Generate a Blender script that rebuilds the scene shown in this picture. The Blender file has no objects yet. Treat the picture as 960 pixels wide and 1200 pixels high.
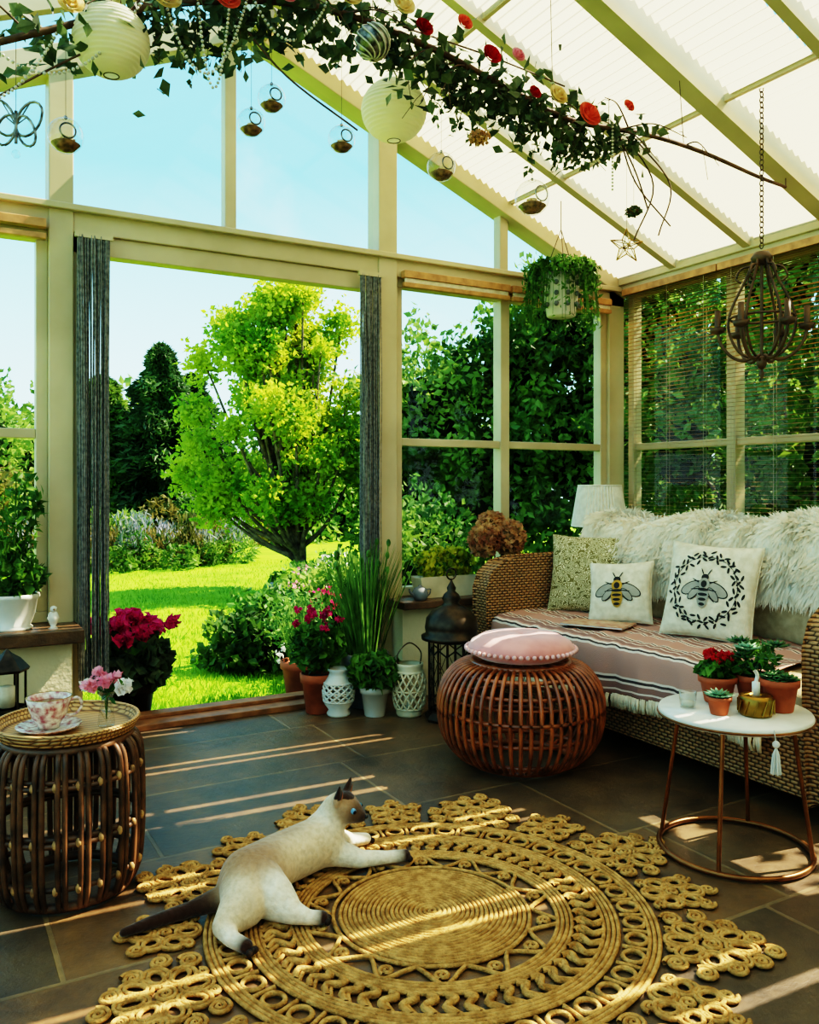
import bpy, math, random
import numpy as np
from mathutils import Vector, Matrix
random.seed(4); RNG=np.random.default_rng(4)
pi=math.pi

# ---------------------------------------------------------------- materials
def lin(c):
    return tuple(((x/255)/12.92 if x/255<=0.04045 else ((x/255+0.055)/1.055)**2.4) for x in c)+(1,)
def new(name):
    m=bpy.data.materials.new(name); m.use_nodes=True
    nt=m.node_tree; return m,nt,nt.nodes['Principled BSDF'],nt.nodes['Material Output']
def N(nt,t,**k):
    n=nt.nodes.new(t)
    for a,b in k.items():
        if a in n.inputs: n.inputs[a].default_value=b
        else: setattr(n,a,b)
    return n
def ramp(nt,fac,stops):
    r=nt.nodes.new('ShaderNodeValToRGB'); e=r.color_ramp.elements
    while len(e)<len(stops): e.new(.5)
    for i,(p,c) in enumerate(stops): e[i].position=p; e[i].color=c
    nt.links.new(fac,r.inputs[0]); return r
def mat(name,c,rough=.6,c2=None,scale=12,metal=0,bump=0,bscale=60,spec=.5,sheen=0,coat=0):
    m,nt,p,o=new(name); p.inputs['Roughness'].default_value=rough; p.inputs['Metallic'].default_value=metal
    p.inputs['Specular IOR Level'].default_value=spec; p.inputs['Sheen Weight'].default_value=sheen; p.inputs['Coat Weight'].default_value=coat
    tc=N(nt,'ShaderNodeTexCoord')
    if c2 is None: c2=tuple(max(0,int(x*.84)) for x in c)
    n=N(nt,'ShaderNodeTexNoise',Scale=scale,Detail=4.0); nt.links.new(tc.outputs['Object'],n.inputs['Vector'])
    r=ramp(nt,n.outputs[0],[(.35,lin(c2)),(.65,lin(c))]); nt.links.new(r.outputs[0],p.inputs['Base Color'])
    if bump:
        n2=N(nt,'ShaderNodeTexNoise',Scale=bscale,Detail=5.0); nt.links.new(tc.outputs['Object'],n2.inputs['Vector'])
        b=N(nt,'ShaderNodeBump',Strength=bump,Distance=.02); nt.links.new(n2.outputs[0],b.inputs['Height']); nt.links.new(b.outputs[0],p.inputs['Normal'])
    return m
def leafmat(name,c,c2,tr=.45,scale=6,rough=.55):
    m,nt,p,o=new(name); nt.nodes.remove(p)
    tc=N(nt,'ShaderNodeTexCoord'); n=N(nt,'ShaderNodeTexNoise',Scale=scale,Detail=6.0); nt.links.new(tc.outputs['Object'],n.inputs['Vector'])
    r=ramp(nt,n.outputs[0],[(.36,lin(c2)),(.62,lin(c))])
    d=N(nt,'ShaderNodeBsdfPrincipled',Roughness=rough); d.inputs['Specular IOR Level'].default_value=.3
    t=N(nt,'ShaderNodeBsdfTranslucent'); mx=N(nt,'ShaderNodeMixShader'); mx.inputs[0].default_value=tr
    nt.links.new(r.outputs[0],d.inputs['Base Color']); nt.links.new(r.outputs[0],t.inputs[0])
    nt.links.new(d.outputs[0],mx.inputs[1]); nt.links.new(t.outputs[0],mx.inputs[2]); nt.links.new(mx.outputs[0],o.inputs[0]); return m
def glassmat(name,tint=(.95,.98,.97),refl=.5,base=.03):
    m,nt,p,o=new(name); nt.nodes.remove(p)
    f=N(nt,'ShaderNodeLayerWeight',Blend=.5); pw=N(nt,'ShaderNodeMath',operation='POWER'); pw.inputs[1].default_value=3.5
    ml=N(nt,'ShaderNodeMath',operation='MULTIPLY_ADD'); ml.inputs[1].default_value=refl; ml.inputs[2].default_value=base
    t=N(nt,'ShaderNodeBsdfTransparent'); t.inputs[0].default_value=(*tint,1); g=N(nt,'ShaderNodeBsdfGlossy',Roughness=.02)
    mx=N(nt,'ShaderNodeMixShader'); nt.links.new(f.outputs['Facing'],pw.inputs[0]); nt.links.new(pw.outputs[0],ml.inputs[0]); nt.links.new(ml.outputs[0],mx.inputs[0])
    nt.links.new(t.outputs[0],mx.inputs[1]); nt.links.new(g.outputs[0],mx.inputs[2]); nt.links.new(mx.outputs[0],o.inputs[0]); return m
def weave(name,c,cd,sx=60,sz=60,rough=.55,bump=.6):
    m,nt,p,o=new(name); p.inputs['Roughness'].default_value=rough
    tc=N(nt,'ShaderNodeTexCoord'); s=N(nt,'ShaderNodeSeparateXYZ'); nt.links.new(tc.outputs['Object'],s.inputs[0])
    ad=N(nt,'ShaderNodeMath',operation='ADD'); nt.links.new(s.outputs[0],ad.inputs[0]); nt.links.new(s.outputs[1],ad.inputs[1])
    def mth(op,a,b=None):
        k=N(nt,'ShaderNodeMath',operation=op)
        for i,x in enumerate((a,b)):
            if x is None: continue
            if isinstance(x,(int,float)): k.inputs[i].default_value=x
            else: nt.links.new(x,k.inputs[i])
        return k.outputs[0]
    U=mth('MULTIPLY',ad.outputs[0],sx); V=mth('MULTIPLY',s.outputs[2],sz)
    row=mth('FLOOR',V); par=mth('MULTIPLY',mth('MODULO',row,2.0),pi)
    a=mth('ABSOLUTE',mth('SINE',mth('ADD',mth('MULTIPLY',U,pi/2),mth('MULTIPLY',par,.5))))
    fv=mth('ABSOLUTE',mth('SINE',mth('MULTIPLY',V,pi)))
    h=mth('MULTIPLY',mth('POWER',a,.6),mth('POWER',fv,.6))
    r=ramp(nt,h,[(.1,lin(cd)),(.7,lin(c))])
    n=N(nt,'ShaderNodeTexNoise',Scale=7.0); nt.links.new(tc.outputs['Object'],n.inputs['Vector'])
    mx=N(nt,'ShaderNodeMixRGB',blend_type='MULTIPLY'); mx.inputs[0].default_value=.5
    nt.links.new(r.outputs[0],mx.inputs[1]); nt.links.new(ramp(nt,n.outputs[0],[(.3,(.6,.6,.6,1)),(.7,(1,1,1,1))]).outputs[0],mx.inputs[2])
    nt.links.new(mx.outputs[0],p.inputs['Base Color'])
    b=N(nt,'ShaderNodeBump',Strength=bump,Distance=.01); nt.links.new(h,b.inputs['Height']); nt.links.new(b.outputs[0],p.inputs['Normal']); return m

M={}
M['frame']=mat('cream_painted_timber',(200,184,146),.4,(180,164,128),3)
M['wallp']=mat('cream_plaster',(220,206,168),.8,(200,188,152),3,bump=.2)
M['sill']=mat('brown_stone_sill',(110,80,56),.35,(66,50,38),10,bump=.2)
M['thresh']=mat('oak_threshold',(160,104,62),.5,(116,74,44),14)
M['glass']=glassmat('window_glass',(.95,.98,.97),.45,.02)
M['gl2']=glassmat('thin_blown_glass',(.93,.95,.94),.75,.05)
M['oakblind']=mat('oak_blind_cassette',(196,146,92),.5,(160,114,68),20)
M['slat']=mat('brown_blind_slats',(176,138,94),.45,(144,110,72),6)
M['cord']=mat('blind_cord',(190,180,150),.7)
M['string']=mat('grey_string_curtain',(140,138,132),.75,(84,84,82),60)
M['cane']=mat('honey_cane',(168,92,46),.35,(106,54,28),14,coat=.3)
M['canedk']=mat('weathered_dark_cane',(112,76,50),.5,(58,40,28),18)
M['bind']=mat('cane_binding',(200,156,100),.6,(130,95,60),40)
M['traym']=weave('woven_tray_straw',(216,166,104),(112,74,40),110,90)
M['wick']=weave('wicker_sofa_weave',(188,142,94),(60,40,24),62,70,bump=.9)
M['wood']=mat('pine_wood',(190,126,70),.5,(150,96,52),20)
M['jute']=mat('jute_rope',(206,158,96),.9,(158,114,64),45,bump=.5,bscale=160,spec=.1)
M['cream']=mat('cream_linen',(230,218,190),.9,(210,196,166),30,bump=.2,bscale=300,spec=.1)
M['shade']=mat('white_pleated_shade',(240,234,216),.9,(222,214,196),30,spec=.1)
M['greige']=mat('greige_linen',(186,166,132),.9,(166,146,112),30,bump=.2,bscale=250,spec=.1)
M['black']=mat('black_ink_fabric',(44,40,38),.85)
M['gold']=mat('gold_ink_fabric',(196,148,52),.8)
M['wingg']=mat('pale_grey_ink_fabric',(170,164,146),.85)
M['pinkv']=mat('pink_velvet',(228,152,144),.8,(208,130,124),10,sheen=.5)
M['pompom']=mat('pink_pompoms',(240,186,180),.9)
M['fur']=mat('white_sheepskin',(250,242,220),.9,(234,220,192),12,sheen=.3)
M['terra']=mat('terracotta',(190,98,60),.8,(150,74,44),10,bump=.1)
M['white']=mat('white_glazed_ceramic',(226,222,208),.25,(206,202,186),6)
M['offw']=mat('cream_ceramic_lantern',(222,208,174),.4,(196,182,146),8)
M['greyp']=mat('grey_stone_pot',(128,132,134),.7,(96,100,104),10)
M['bronze']=mat('dark_bronze',(74,62,48),.4,(38,33,28),14,metal=.7)
M['copper']=mat('bronze_copper_tube',(150,100,58),.35,(112,72,42),10,metal=.85)
M['brass']=mat('aged_brass',(180,142,66),.35,(130,98,44),14,metal=.9)
M['iron']=mat('taupe_iron',(96,72,48),.5,(62,46,34),14,metal=.3)
M['marble']=mat('white_marble',(236,228,212),.2,(206,196,180),5)
M['paper']=leafmat('rice_paper',(250,244,214),(240,232,202),.5,4)
M['branch']=mat('brown_branch',(104,76,54),.8,(64,46,34),20)
M['bark']=mat('tree_bark',(130,112,90),.9,(72,60,48),14,bump=.5)
M['leafd']=leafmat('garland_leaves',(92,108,72),(42,60,40),.3,14)
M['leafg']=leafmat('house_plant_leaves',(98,142,54),(44,84,30),.35,14)
M['leafgr']=leafmat('grass_blade_leaves',(124,164,76),(62,104,44),.4,14)
M['leafy']=leafmat('yellow_green_leaves',(206,200,60),(120,146,40),.45,14)
M['tlight']=leafmat('bright_birch_leaves',(196,208,66),(116,158,38),.55,3)
M['tmid']=leafmat('mid_green_leaves',(112,144,56),(42,76,30),.45,1.6)
M['tfar']=leafmat('far_green_leaves',(140,168,76),(70,112,48),.45,1.2)
M['tdark']=leafmat('dark_conifer_leaves',(74,104,52),(28,54,30),.3,1.5)
M['tolive']=leafmat('olive_leaves',(140,124,68),(76,82,42),.4,1.5)
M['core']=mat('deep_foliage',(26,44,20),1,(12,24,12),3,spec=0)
M['lav']=leafmat('lavender_spikes',(150,150,166),(104,124,96),.3,5)
M['lawng']=leafmat('lawn_blades',(142,180,42),(98,148,30),.5,2)
M['red']=leafmat('red_petals',(206,34,44),(160,18,32),.3,20)
M['mag']=leafmat('magenta_petals',(222,40,112),(176,20,82),.4,20)
M['pinkp']=leafmat('pink_petals',(242,176,188),(222,120,146),.4,20)
M['creamp']=leafmat('cream_petals',(246,226,178),(224,196,134),.4,20)
M['coral']=leafmat('coral_petals',(240,124,96),(212,84,66),.4,20)
M['hyd']=leafmat('dried_hydrangea_petals',(212,168,116),(164,110,82),.4,14)
M['whp']=leafmat('white_petals',(244,240,232),(220,216,206),.4,20)
M['succ']=mat('grey_green_succulent',(120,160,120),.5,(84,124,92),30)
M['succd']=mat('green_cactus',(70,112,58),.5,(44,78,40),30)
M['silver']=mat('silver_filigree',(150,150,140),.35,(60,60,56),40,metal=.8)
M['pearl']=mat('pearl_beads',(200,196,180),.25,(164,160,148),30)
M['sand']=mat('moss_and_sand',(150,110,70),.9,(84,62,36),60)
M['soil']=mat('potting_soil',(52,38,28),1)
M['stone']=mat('garden_stone',(140,136,126),.9,(100,98,90),6,bump=.3)
M['magz']=mat('magazine_cover',(206,176,140),.4,(170,84,54),30)
M['page']=mat('magazine_pages',(236,232,222),.7)
M['tea']=mat('floral_porcelain',(240,230,208),.2,(168,92,98),60)
M['teal']=mat('tea_liquid',(120,70,36),.1)
M['vase']=mat('green_glazed_vase',(70,96,72),.25,(44,66,50),14)

def stonefloor():
    m,nt,p,o=new('slate_flagstones'); tc=N(nt,'ShaderNodeTexCoord')
    mp=N(nt,'ShaderNodeMapping'); mp.inputs['Location'].default_value=(.22,.13,0); nt.links.new(tc.outputs['Object'],mp.inputs[0])
    br=N(nt,'ShaderNodeTexBrick',Scale=1.0); br.offset=.42; br.squash=1.35; br.squash_frequency=3
    br.inputs['Mortar Size'].default_value=.007; br.inputs['Mortar Smooth'].default_value=.2; br.inputs['Brick Width'].default_value=.86; br.inputs['Row Height'].default_value=.56
    br.inputs['Color1'].default_value=lin((130,106,80)); br.inputs['Color2'].default_value=lin((96,88,78)); br.inputs['Mortar'].default_value=lin((146,130,104))
    nt.links.new(mp.outputs[0],br.inputs['Vector'])
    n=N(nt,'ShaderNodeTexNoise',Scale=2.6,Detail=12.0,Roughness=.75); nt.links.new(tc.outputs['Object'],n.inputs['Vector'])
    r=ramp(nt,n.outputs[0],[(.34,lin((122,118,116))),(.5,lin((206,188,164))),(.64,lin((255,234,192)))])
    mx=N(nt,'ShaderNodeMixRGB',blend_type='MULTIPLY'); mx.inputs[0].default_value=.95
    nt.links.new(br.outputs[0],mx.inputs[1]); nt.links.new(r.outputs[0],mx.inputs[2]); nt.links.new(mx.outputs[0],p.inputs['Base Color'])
    rr=N(nt,'ShaderNodeMapRange'); rr.inputs['To Min'].default_value=.24; rr.inputs['To Max'].default_value=.52
    nt.links.new(n.outputs[0],rr.inputs[0]); nt.links.new(rr.outputs[0],p.inputs['Roughness'])
    h=N(nt,'ShaderNodeMath',operation='SUBTRACT'); nt.links.new(n.outputs[0],h.inputs[0]); nt.links.new(br.outputs['Fac'],h.inputs[1])
    b=N(nt,'ShaderNodeBump',Strength=.5,Distance=.02); nt.links.new(h.outputs[0],b.inputs['Height']); nt.links.new(b.outputs[0],p.inputs['Normal']); return m
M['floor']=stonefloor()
def blindmat():
    m,nt,p,o=new('pleated_blind_fabric'); nt.nodes.remove(p)
    d=N(nt,'ShaderNodeBsdfDiffuse'); d.inputs[0].default_value=(.70,.63,.48,1)
    t=N(nt,'ShaderNodeBsdfTranslucent'); t.inputs[0].default_value=(.62,.56,.42,1)
    mx=N(nt,'ShaderNodeMixShader'); mx.inputs[0].default_value=.52
    nt.links.new(d.outputs[0],mx.inputs[1]); nt.links.new(t.outputs[0],mx.inputs[2]); nt.links.new(mx.outputs[0],o.inputs[0]); return m
M['blind']=blindmat()
def lawnmat():
    m,nt,p,o=new('lawn_turf'); tc=N(nt,'ShaderNodeTexCoord'); p.inputs['Roughness'].default_value=.9; p.inputs['Specular IOR Level'].default_value=.1
    n=N(nt,'ShaderNodeTexNoise',Scale=1.5,Detail=10.0,Roughness=.7); nt.links.new(tc.outputs['Object'],n.inputs['Vector'])
    r=ramp(nt,n.outputs[0],[(.35,lin((92,142,28))),(.65,lin((142,180,42)))]); nt.links.new(r.outputs[0],p.inputs['Base Color']); return m
M['lawn']=lawnmat()
def stripemat():
    m,nt,p,o=new('striped_wool_throw'); p.inputs['Roughness'].default_value=.95; p.inputs['Specular IOR Level'].default_value=.1
    tc=N(nt,'ShaderNodeTexCoord'); s=N(nt,'ShaderNodeSeparateXYZ'); nt.links.new(tc.outputs['UV'],s.inputs[0])
    k=N(nt,'ShaderNodeMath',operation='MULTIPLY'); k.inputs[1].default_value=3.6; nt.links.new(s.outputs[1],k.inputs[0])
    f=N(nt,'ShaderNodeMath',operation='FRACT'); nt.links.new(k.outputs[0],f.inputs[0])
    W=lin((226,204,184)); P=lin((182,138,122)); G=lin((84,70,68)); D=lin((144,108,98))
    r=ramp(nt,f.outputs[0],[(0,P),(.24,W),(.28,G),(.33,W),(.37,D),(.48,W),(.51,D),(.62,P),(.66,W),(.70,G),(.74,W),(.78,P)]); r.color_ramp.interpolation='CONSTANT'
    nt.links.new(r.outputs[0],p.inputs['Base Color'])
    n=N(nt,'ShaderNodeTexNoise',Scale=220.0); nt.links.new(tc.outputs['Object'],n.inputs['Vector'])
    b=N(nt,'ShaderNodeBump',Strength=.3,Distance=.005); nt.links.new(n.outputs[0],b.inputs['Height']); nt.links.new(b.outputs[0],p.inputs['Normal']); return m
M['throw']=stripemat()
def damask():
    m,nt,p,o=new('olive_damask_fabric'); p.inputs['Roughness'].default_value=.9
    tc=N(nt,'ShaderNodeTexCoord'); w=N(nt,'ShaderNodeTexVoronoi',Scale=17.0,feature='DISTANCE_TO_EDGE'); n=N(nt,'ShaderNodeTexNoise',Scale=22.0,Detail=1.0)
    nt.links.new(tc.outputs['Object'],n.inputs['Vector'])
    mx=N(nt,'ShaderNodeMixRGB'); mx.inputs[0].default_value=.14; nt.links.new(tc.outputs['Object'],mx.inputs[1]); nt.links.new(n.outputs[1],mx.inputs[2])
    nt.links.new(mx.outputs[0],w.inputs['Vector'])
    r=ramp(nt,w.outputs[0],[(0,lin((120,106,56))),(.05,lin((226,212,168))),(.11,lin((126,112,58))),(.19,lin((220,206,160))),(.24,lin((104,92,44))),(.36,lin((196,180,130)))])
    r.color_ramp.interpolation='CONSTANT'; nt.links.new(r.outputs[0],p.inputs['Base Color']); return m
M['damask']=damask()

# ---------------------------------------------------------------- mesh builder
class B:
    def __init__(s,name,*mats):
        s.name=name; s.keys=list(mats); s.v=[]; s.f=[]; s.m=[]; s.s=[]; s.n=0; s.uv=None
    def k(s,key):
        if key not in s.keys: s.keys.append(key)
        return s.keys.index(key)
    def add(s,v,f,key,smooth=True):
        v=np.asarray(v,dtype=float).reshape(-1,3); mi=s.k(key)
        s.v.append(v); 
        f=np.asarray(f)+s.n; s.f.extend(f.tolist()); s.m.extend([mi]*len(f)); s.s.extend([smooth]*len(f)); s.n+=len(v)
    def box(s,lo,hi,key):
        lo=np.array(lo,float);hi=np.array(hi,float)
        c=np.array([[x,y,z] for x in(0,1) for y in(0,1) for z in(0,1)],float); v=lo+c*(hi-lo)
        s.add(v,[[0,1,3,2],[4,6,7,5],[0,4,5,1],[2,3,7,6],[0,2,6,4],[1,5,7,3]],key,False)
    def beam(s,p0,p1,w,h,key,up=(0,0,1)):
        p0=Vector(p0);p1=Vector(p1);t=(p1-p0).normalized();u=Vector(up)
        a=t.cross(u).normalized();b=a.cross(t).normalized()
        v=[]
        for p in(p0,p1):
            for i,j in((-1,-1),(1,-1),(1,1),(-1,1)): v.append(tuple(p+a*i*w/2+b*j*h/2))
        s.add(v,[[0,1,2,3],[7,6,5,4],[0,4,5,1],[1,5,6,2],[2,6,7,3],[3,7,4,0]],key,False)
    def tube(s,pts,r,key,n=6,closed=False):
        P=np.asarray(pts,float); k=len(P)
        T=(np.roll(P,-1,0)-np.roll(P,1,0)) if closed else np.gradient(P,axis=0)
        T/= (np.linalg.norm(T,axis=1,keepdims=True)+1e-9)
        up=np.tile([0,0,1.],(k,1)); bad=np.mean(np.abs(T[:,2]))>.75
        if bad: up=np.tile([.92,.39,0.],(k,1))
        A=np.cross(T,up); nn=np.linalg.norm(A,axis=1,keepdims=True); A=np.where(nn>1e-3,A/(nn+1e-9),np.array([[1.,0,0]]))
        C=np.cross(A,T)
        R=np.broadcast_to(np.asarray(r,float),(k,)) if np.ndim(r)==0 else np.asarray(r,float)
        a=np.linspace(0,2*pi,n,endpoint=False)
        V=P[:,None,:]+R[:,None,None]*(np.cos(a)[None,:,None]*A[:,None,:]+np.sin(a)[None,:,None]*C[:,None,:])
        rows=k if closed else k-1
        i=np.arange(rows)[:,None]; j=np.arange(n)[None,:]; i2=(i+1)%k; j2=(j+1)%n
        F=np.stack([i*n+j,i*n+j2,i2*n+j2,i2*n+j],-1).reshape(-1,4)
        s.add(V.reshape(-1,3),F,key)
    def circ(s,c,R,r,key,n=40,m=6,plane='xy',sx=1):
        a=np.linspace(0,2*pi,n,endpoint=False); x=np.cos(a)*R*sx; y=np.sin(a)*R; z=np.zeros(n)
        P={'xy':np.c_[x,y,z],'xz':np.c_[x,z,y],'yz':np.c_[z,x,y]}[plane]+np.array(c)
        rad=P-np.array(c); rad/=np.linalg.norm(rad,axis=1,keepdims=True)
        nr={'xy':np.array([0,0,1.]),'xz':np.array([0,1.,0]),'yz':np.array([1.,0,0])}[plane]
        b=np.linspace(0,2*pi,m,endpoint=False)
        V=P[:,None,:]+r*(np.cos(b)[None,:,None]*rad[:,None,:]+np.sin(b)[None,:,None]*nr[None,None,:])
        i=np.arange(n)[:,None]; j=np.arange(m)[None,:]; i2=(i+1)%n; j2=(j+1)%m
        s.add(V.reshape(-1,3),np.stack([i*m+j,i2*m+j,i2*m+j2,i*m+j2],-1).reshape(-1,4),key)
    def lathe(s,prof,c,key,n=28,smooth=True,fn=None):
        c=np.array(c,float); a=np.linspace(0,2*pi,n,endpoint=False); V=[]
        for r,z in prof:
            rr=max(r,1e-4); q=fn(a,z) if fn else 1
            V.append(np.c_[np.cos(a)*rr*q,np.sin(a)*rr*q,np.full(n,z)]+c)
        k=len(prof); i=np.arange(k-1)[:,None]; j=np.arange(n)[None,:]; j2=(j+1)%n
        s.add(np.concatenate(V),np.stack([i*n+j+0*j,i*n+j2,(i+1)*n+j2,(i+1)*n+j],-1).reshape(-1,4),key,smooth)
    def ball(s,c,r,key,n=14,m=9):
        r=(r,r,r) if np.ndim(r)==0 else r
        V=[]
        for i in range(m+1):
            t=pi*i/m; a=np.linspace(0,2*pi,n,endpoint=False)
            V.append(np.c_[np.cos(a)*math.sin(t)*r[0],np.sin(a)*math.sin(t)*r[1],np.full(n,math.cos(t)*r[2])]+np.array(c,float))
        i=np.arange(m)[:,None]; j=np.arange(n)[None,:]; j2=(j+1)%n
        s.add(np.concatenate(V),np.stack([i*n+j,(i+1)*n+j,(i+1)*n+j2,i*n+j2],-1).reshape(-1,4),key)
    def prism(s,poly,y0,y1,key):
        k=len(poly); V=[]
        for y in(y0,y1):
            for a,b in poly: V.append((a,y,b))
        V=np.array(V); mi=s.k(key)
        s.v.append(V); F=[list(range(k)),list(range(2*k-1,k-1,-1))]+[[i,(i+1)%k+0,(i+1)%k+k,i+k] for i in range(k)]
        s.f.extend([[q+s.n for q in f] for f in F]); s.m.extend([mi]*len(F)); s.s.extend([False]*len(F)); s.n+=2*k
    def leaves(s,C,L,W,key,dirs=None,jit=.35):
        C=np.asarray(C,float); n=len(C)
        a=RNG.normal(size=(n,3)) if dirs is None else np.asarray(dirs,float)+RNG.normal(size=(n,3))*jit
        a/=np.linalg.norm(a,axis=1,keepdims=True)+1e-9
        b=np.cross(a,RNG.normal(size=(n,3))); b/=np.linalg.norm(b,axis=1,keepdims=True)+1e-9
        sc=RNG.uniform(.65,1.25,(n,1)); L=L*sc;W=W*sc; nn=np.cross(a,b)
        V=np.stack([C-a*L/2,C+b*W/2+nn*W*.15-a*L*.05,C+a*L/2,C-b*W/2+nn*W*.15-a*L*.05],1).reshape(-1,3)
        s.add(V,(np.arange(n)[:,None]*4+np.arange(4)[None,:]),key,False)
    def bush(s,c,r,n,L,W,key,shell=.55,zmin=None,lump=0):
        d=RNG.normal(size=(n,3)); d/=np.linalg.norm(d,axis=1,keepdims=True)
        q=RNG.uniform(shell,1,(n,1))**.7
        if lump:
            q=q*(1+lump*np.sin(d[:,:1]*7+c[0])*np.cos(d[:,1:2]*6+c[1])+lump*.7*np.sin(d[:,2:3]*9+c[0]))
        P=np.array(c)+d*q*np.array((r,r,r) if np.ndim(r)==0 else r)
        if zmin is not None: P=P[P[:,2]>zmin]
        s.leaves(P,L,W,key,dirs=d[:len(P)]*0.6+[0,0,.1],jit=.7)
    def blade(s,base,tip,w,key,bend=.2,n=5):
        base=np.array(base,float);tip=np.array(tip,float);d=tip-base
        side=np.cross(d,[0,0,1.]); 
        if np.linalg.norm(side)<1e-3: side=np.array([1.,0,0])
        side/=np.linalg.norm(side); V=[]
        for i in range(n+1):
            t=i/n; p=base+d*t+np.array([0,0,1])*bend*np.linalg.norm(d)*math.sin(pi*t)*.5
            ww=w*(1-t**2)*.5+.0006; V+= [p-side*ww,p+side*ww]
        s.add(V,[[2*i,2*i+1,2*i+3,2*i+2] for i in range(n)],key)
    def rosette(s,c,r,key,n=14):
        for ring in range(3):
            k=n-ring*3; rr=r*(1-.28*ring); el=.25+ring*.42
            for i in range(k):
                a=2*pi*(i+ring*.5)/k; d=np.array([math.cos(a)*math.cos(el),math.sin(a)*math.cos(el),math.sin(el)]); sd=np.array([-math.sin(a),math.cos(a),0])
                c0=np.array(c); w=rr*.24; up=np.cross(sd,d)*-1
                V=[c0,c0+d*rr*.55+sd*w,c0+d*rr*.55-sd*w,c0+d*rr,c0+d*rr*.5-up*rr*-.06,c0+d*rr*.5+up*rr*-.1]
                s.add(V,[[0,1,4],[0,4,2],[1,3,4],[4,3,2],[0,5,1],[0,2,5],[1,5,3],[5,2,3]],key)
    def rose(s,c,r,key):
        for ring in range(4):
            k=3+ring*2; rr=r*(.3+.23*ring)
            for i in range(k):
                a=2*pi*(i+.37*ring)/k+c[0]*9
                V=[];F=[]
                for u in range(4):
                    for w in range(4):
                        t=u/3; ph=a+(w/3-.5)*2*pi/k*1.5
                        q=rr*(.35+.65*math.sin(t*1.5)); z=r*(-.55+ t*(1.15-.22*ring))
                        V.append((math.cos(ph)*q,math.sin(ph)*q,z*.8))
                for u in range(3):
                    for w in range(3): F.append([u*4+w,u*4+w+1,u*4+w+5,u*4+w+4])
                Vn=np.array(V)
                t=1.3; Vn=np.c_[Vn[:,0],Vn[:,1]*math.cos(t)-Vn[:,2]*math.sin(t),Vn[:,1]*math.sin(t)+Vn[:,2]*math.cos(t)]
                s.add(Vn+np.array(c),F,key)
    def build(s,loc=(0,0,0),rot=(0,0,0),bevel=0,scale=1,parent=None):
        me=bpy.data.meshes.new(s.name); V=np.concatenate(s.v)*scale; me.from_pydata(V.tolist(),[],s.f)
        for k in s.keys: me.materials.append(M[k])
        me.polygons.foreach_set('material_index',s.m); me.polygons.foreach_set('use_smooth',s.s)
        if s.uv is not None:
            ul=me.uv_layers.new(name='UVMap'); idx=np.zeros(len(me.loops),int); me.loops.foreach_get('vertex_index',idx)
            uv=np.asarray(s.uv)[idx]; ul.data.foreach_set('uv',uv.ravel())
        me.update(); ob=bpy.data.objects.new(s.name,me); bpy.context.scene.collection.objects.link(ob)
        ob.location=loc; ob.rotation_euler=rot
        if bevel:
            b=ob.modifiers.new('bevel','BEVEL'); b.width=bevel; b.segments=2; b.limit_method='ANGLE'
        if parent: ob.parent=parent
        return ob
def spline(P,n=8):
    P=np.asarray(P,float); out=[]
    Q=np.vstack([2*P[0]-P[1],P,2*P[-1]-P[-2]])
    for i in range(1,len(Q)-2):
        for t in np.linspace(0,1,n,endpoint=False):
            out.append(.5*((2*Q[i])+(-Q[i-1]+Q[i+1])*t+(2*Q[i-1]-5*Q[i]+4*Q[i+1]-Q[i+2])*t*t+(-Q[i-1]+3*Q[i]-3*Q[i+1]+Q[i+2])*t**3))
    out.append(P[-1]); return np.array(out)

# ---------------------------------------------------------------- room shell
XL,XR,YB,YG=-1.04,3.97,-2.0,4.2
AX,AZ,EZ=1.46,3.51,2.46
SL=(AZ-EZ)/(XR-AX); SLL=(AZ-EZ)/(AX-XL)
def rz(x): return AZ-SL*(x-AX) if x>AX else AZ-SLL*(AX-x)
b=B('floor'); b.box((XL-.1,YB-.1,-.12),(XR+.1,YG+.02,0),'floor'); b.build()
b=B('wall_rear'); b.prism([(XL-.1,0),(XR+.1,0),(XR+.1,EZ),(AX,AZ+.05),(XL-.1,EZ)],YB-.2,YB-.05,'wallp'); b.build()
b=B('wall_gable'); b.box((2.24,4.02,0),(XR+.1,YG+.1,.49),'wallp'); b.box((XL,3.98,0),(.56,YG+.1,.47),'wallp'); b.build()
b=B('trim_1'); b.box((2.20,3.93,.49),(XR-.03,YG+.02,.53),'sill'); b.build(bevel=.006)
b=B('trim_2'); b.box((XL+.05,3.90,.47),(.60,YG+.02,.53),'sill'); b.build(bevel=.006)
b=B('wall_right'); b.box((XR,YB,0),(XR+.15,YG+.02,.55),'wallp'); b.build()
b=B('wall_left'); b.box((XL-.15,YB,0),(XL,YG,.55),'wallp'); b.build()
b=B('trim_3')
for x0,x1 in((.485,.59),(2.16,2.275)): b.box((x0,YG-.06,0),(x1,YG+.08,rz((x0+x1)/2)-.02),'frame')
b.box((1.31,YG-.02,2.40),(1.37,YG+.05,rz(1.34)-.02),'frame')
b.box((3.0,YG-.02,2.35),(3.06,YG+.05,rz(3.03)-.02),'frame')
b.box((XR-.13,YG-.05,.53),(XR,YG+.08,EZ),'frame'); b.box((XL,YG-.04,.53),(XL+.1,YG+.08,EZ),'frame')
b.box((XL,YG-.05,2.31),(XR,YG+.08,2.42),'frame'); b.box((XL,YG-.085,2.40),(XR,YG-.05,2.43),'frame')
b.beam((AX,YG,AZ-.03),(XR+.02,YG,EZ-.04),.14,.12,'frame'); b.beam((AX,YG,AZ-.03),(XL-.02,YG,EZ-.04),.14,.12,'frame')
b.build(bevel=.005)
b=B('door_1')
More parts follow.
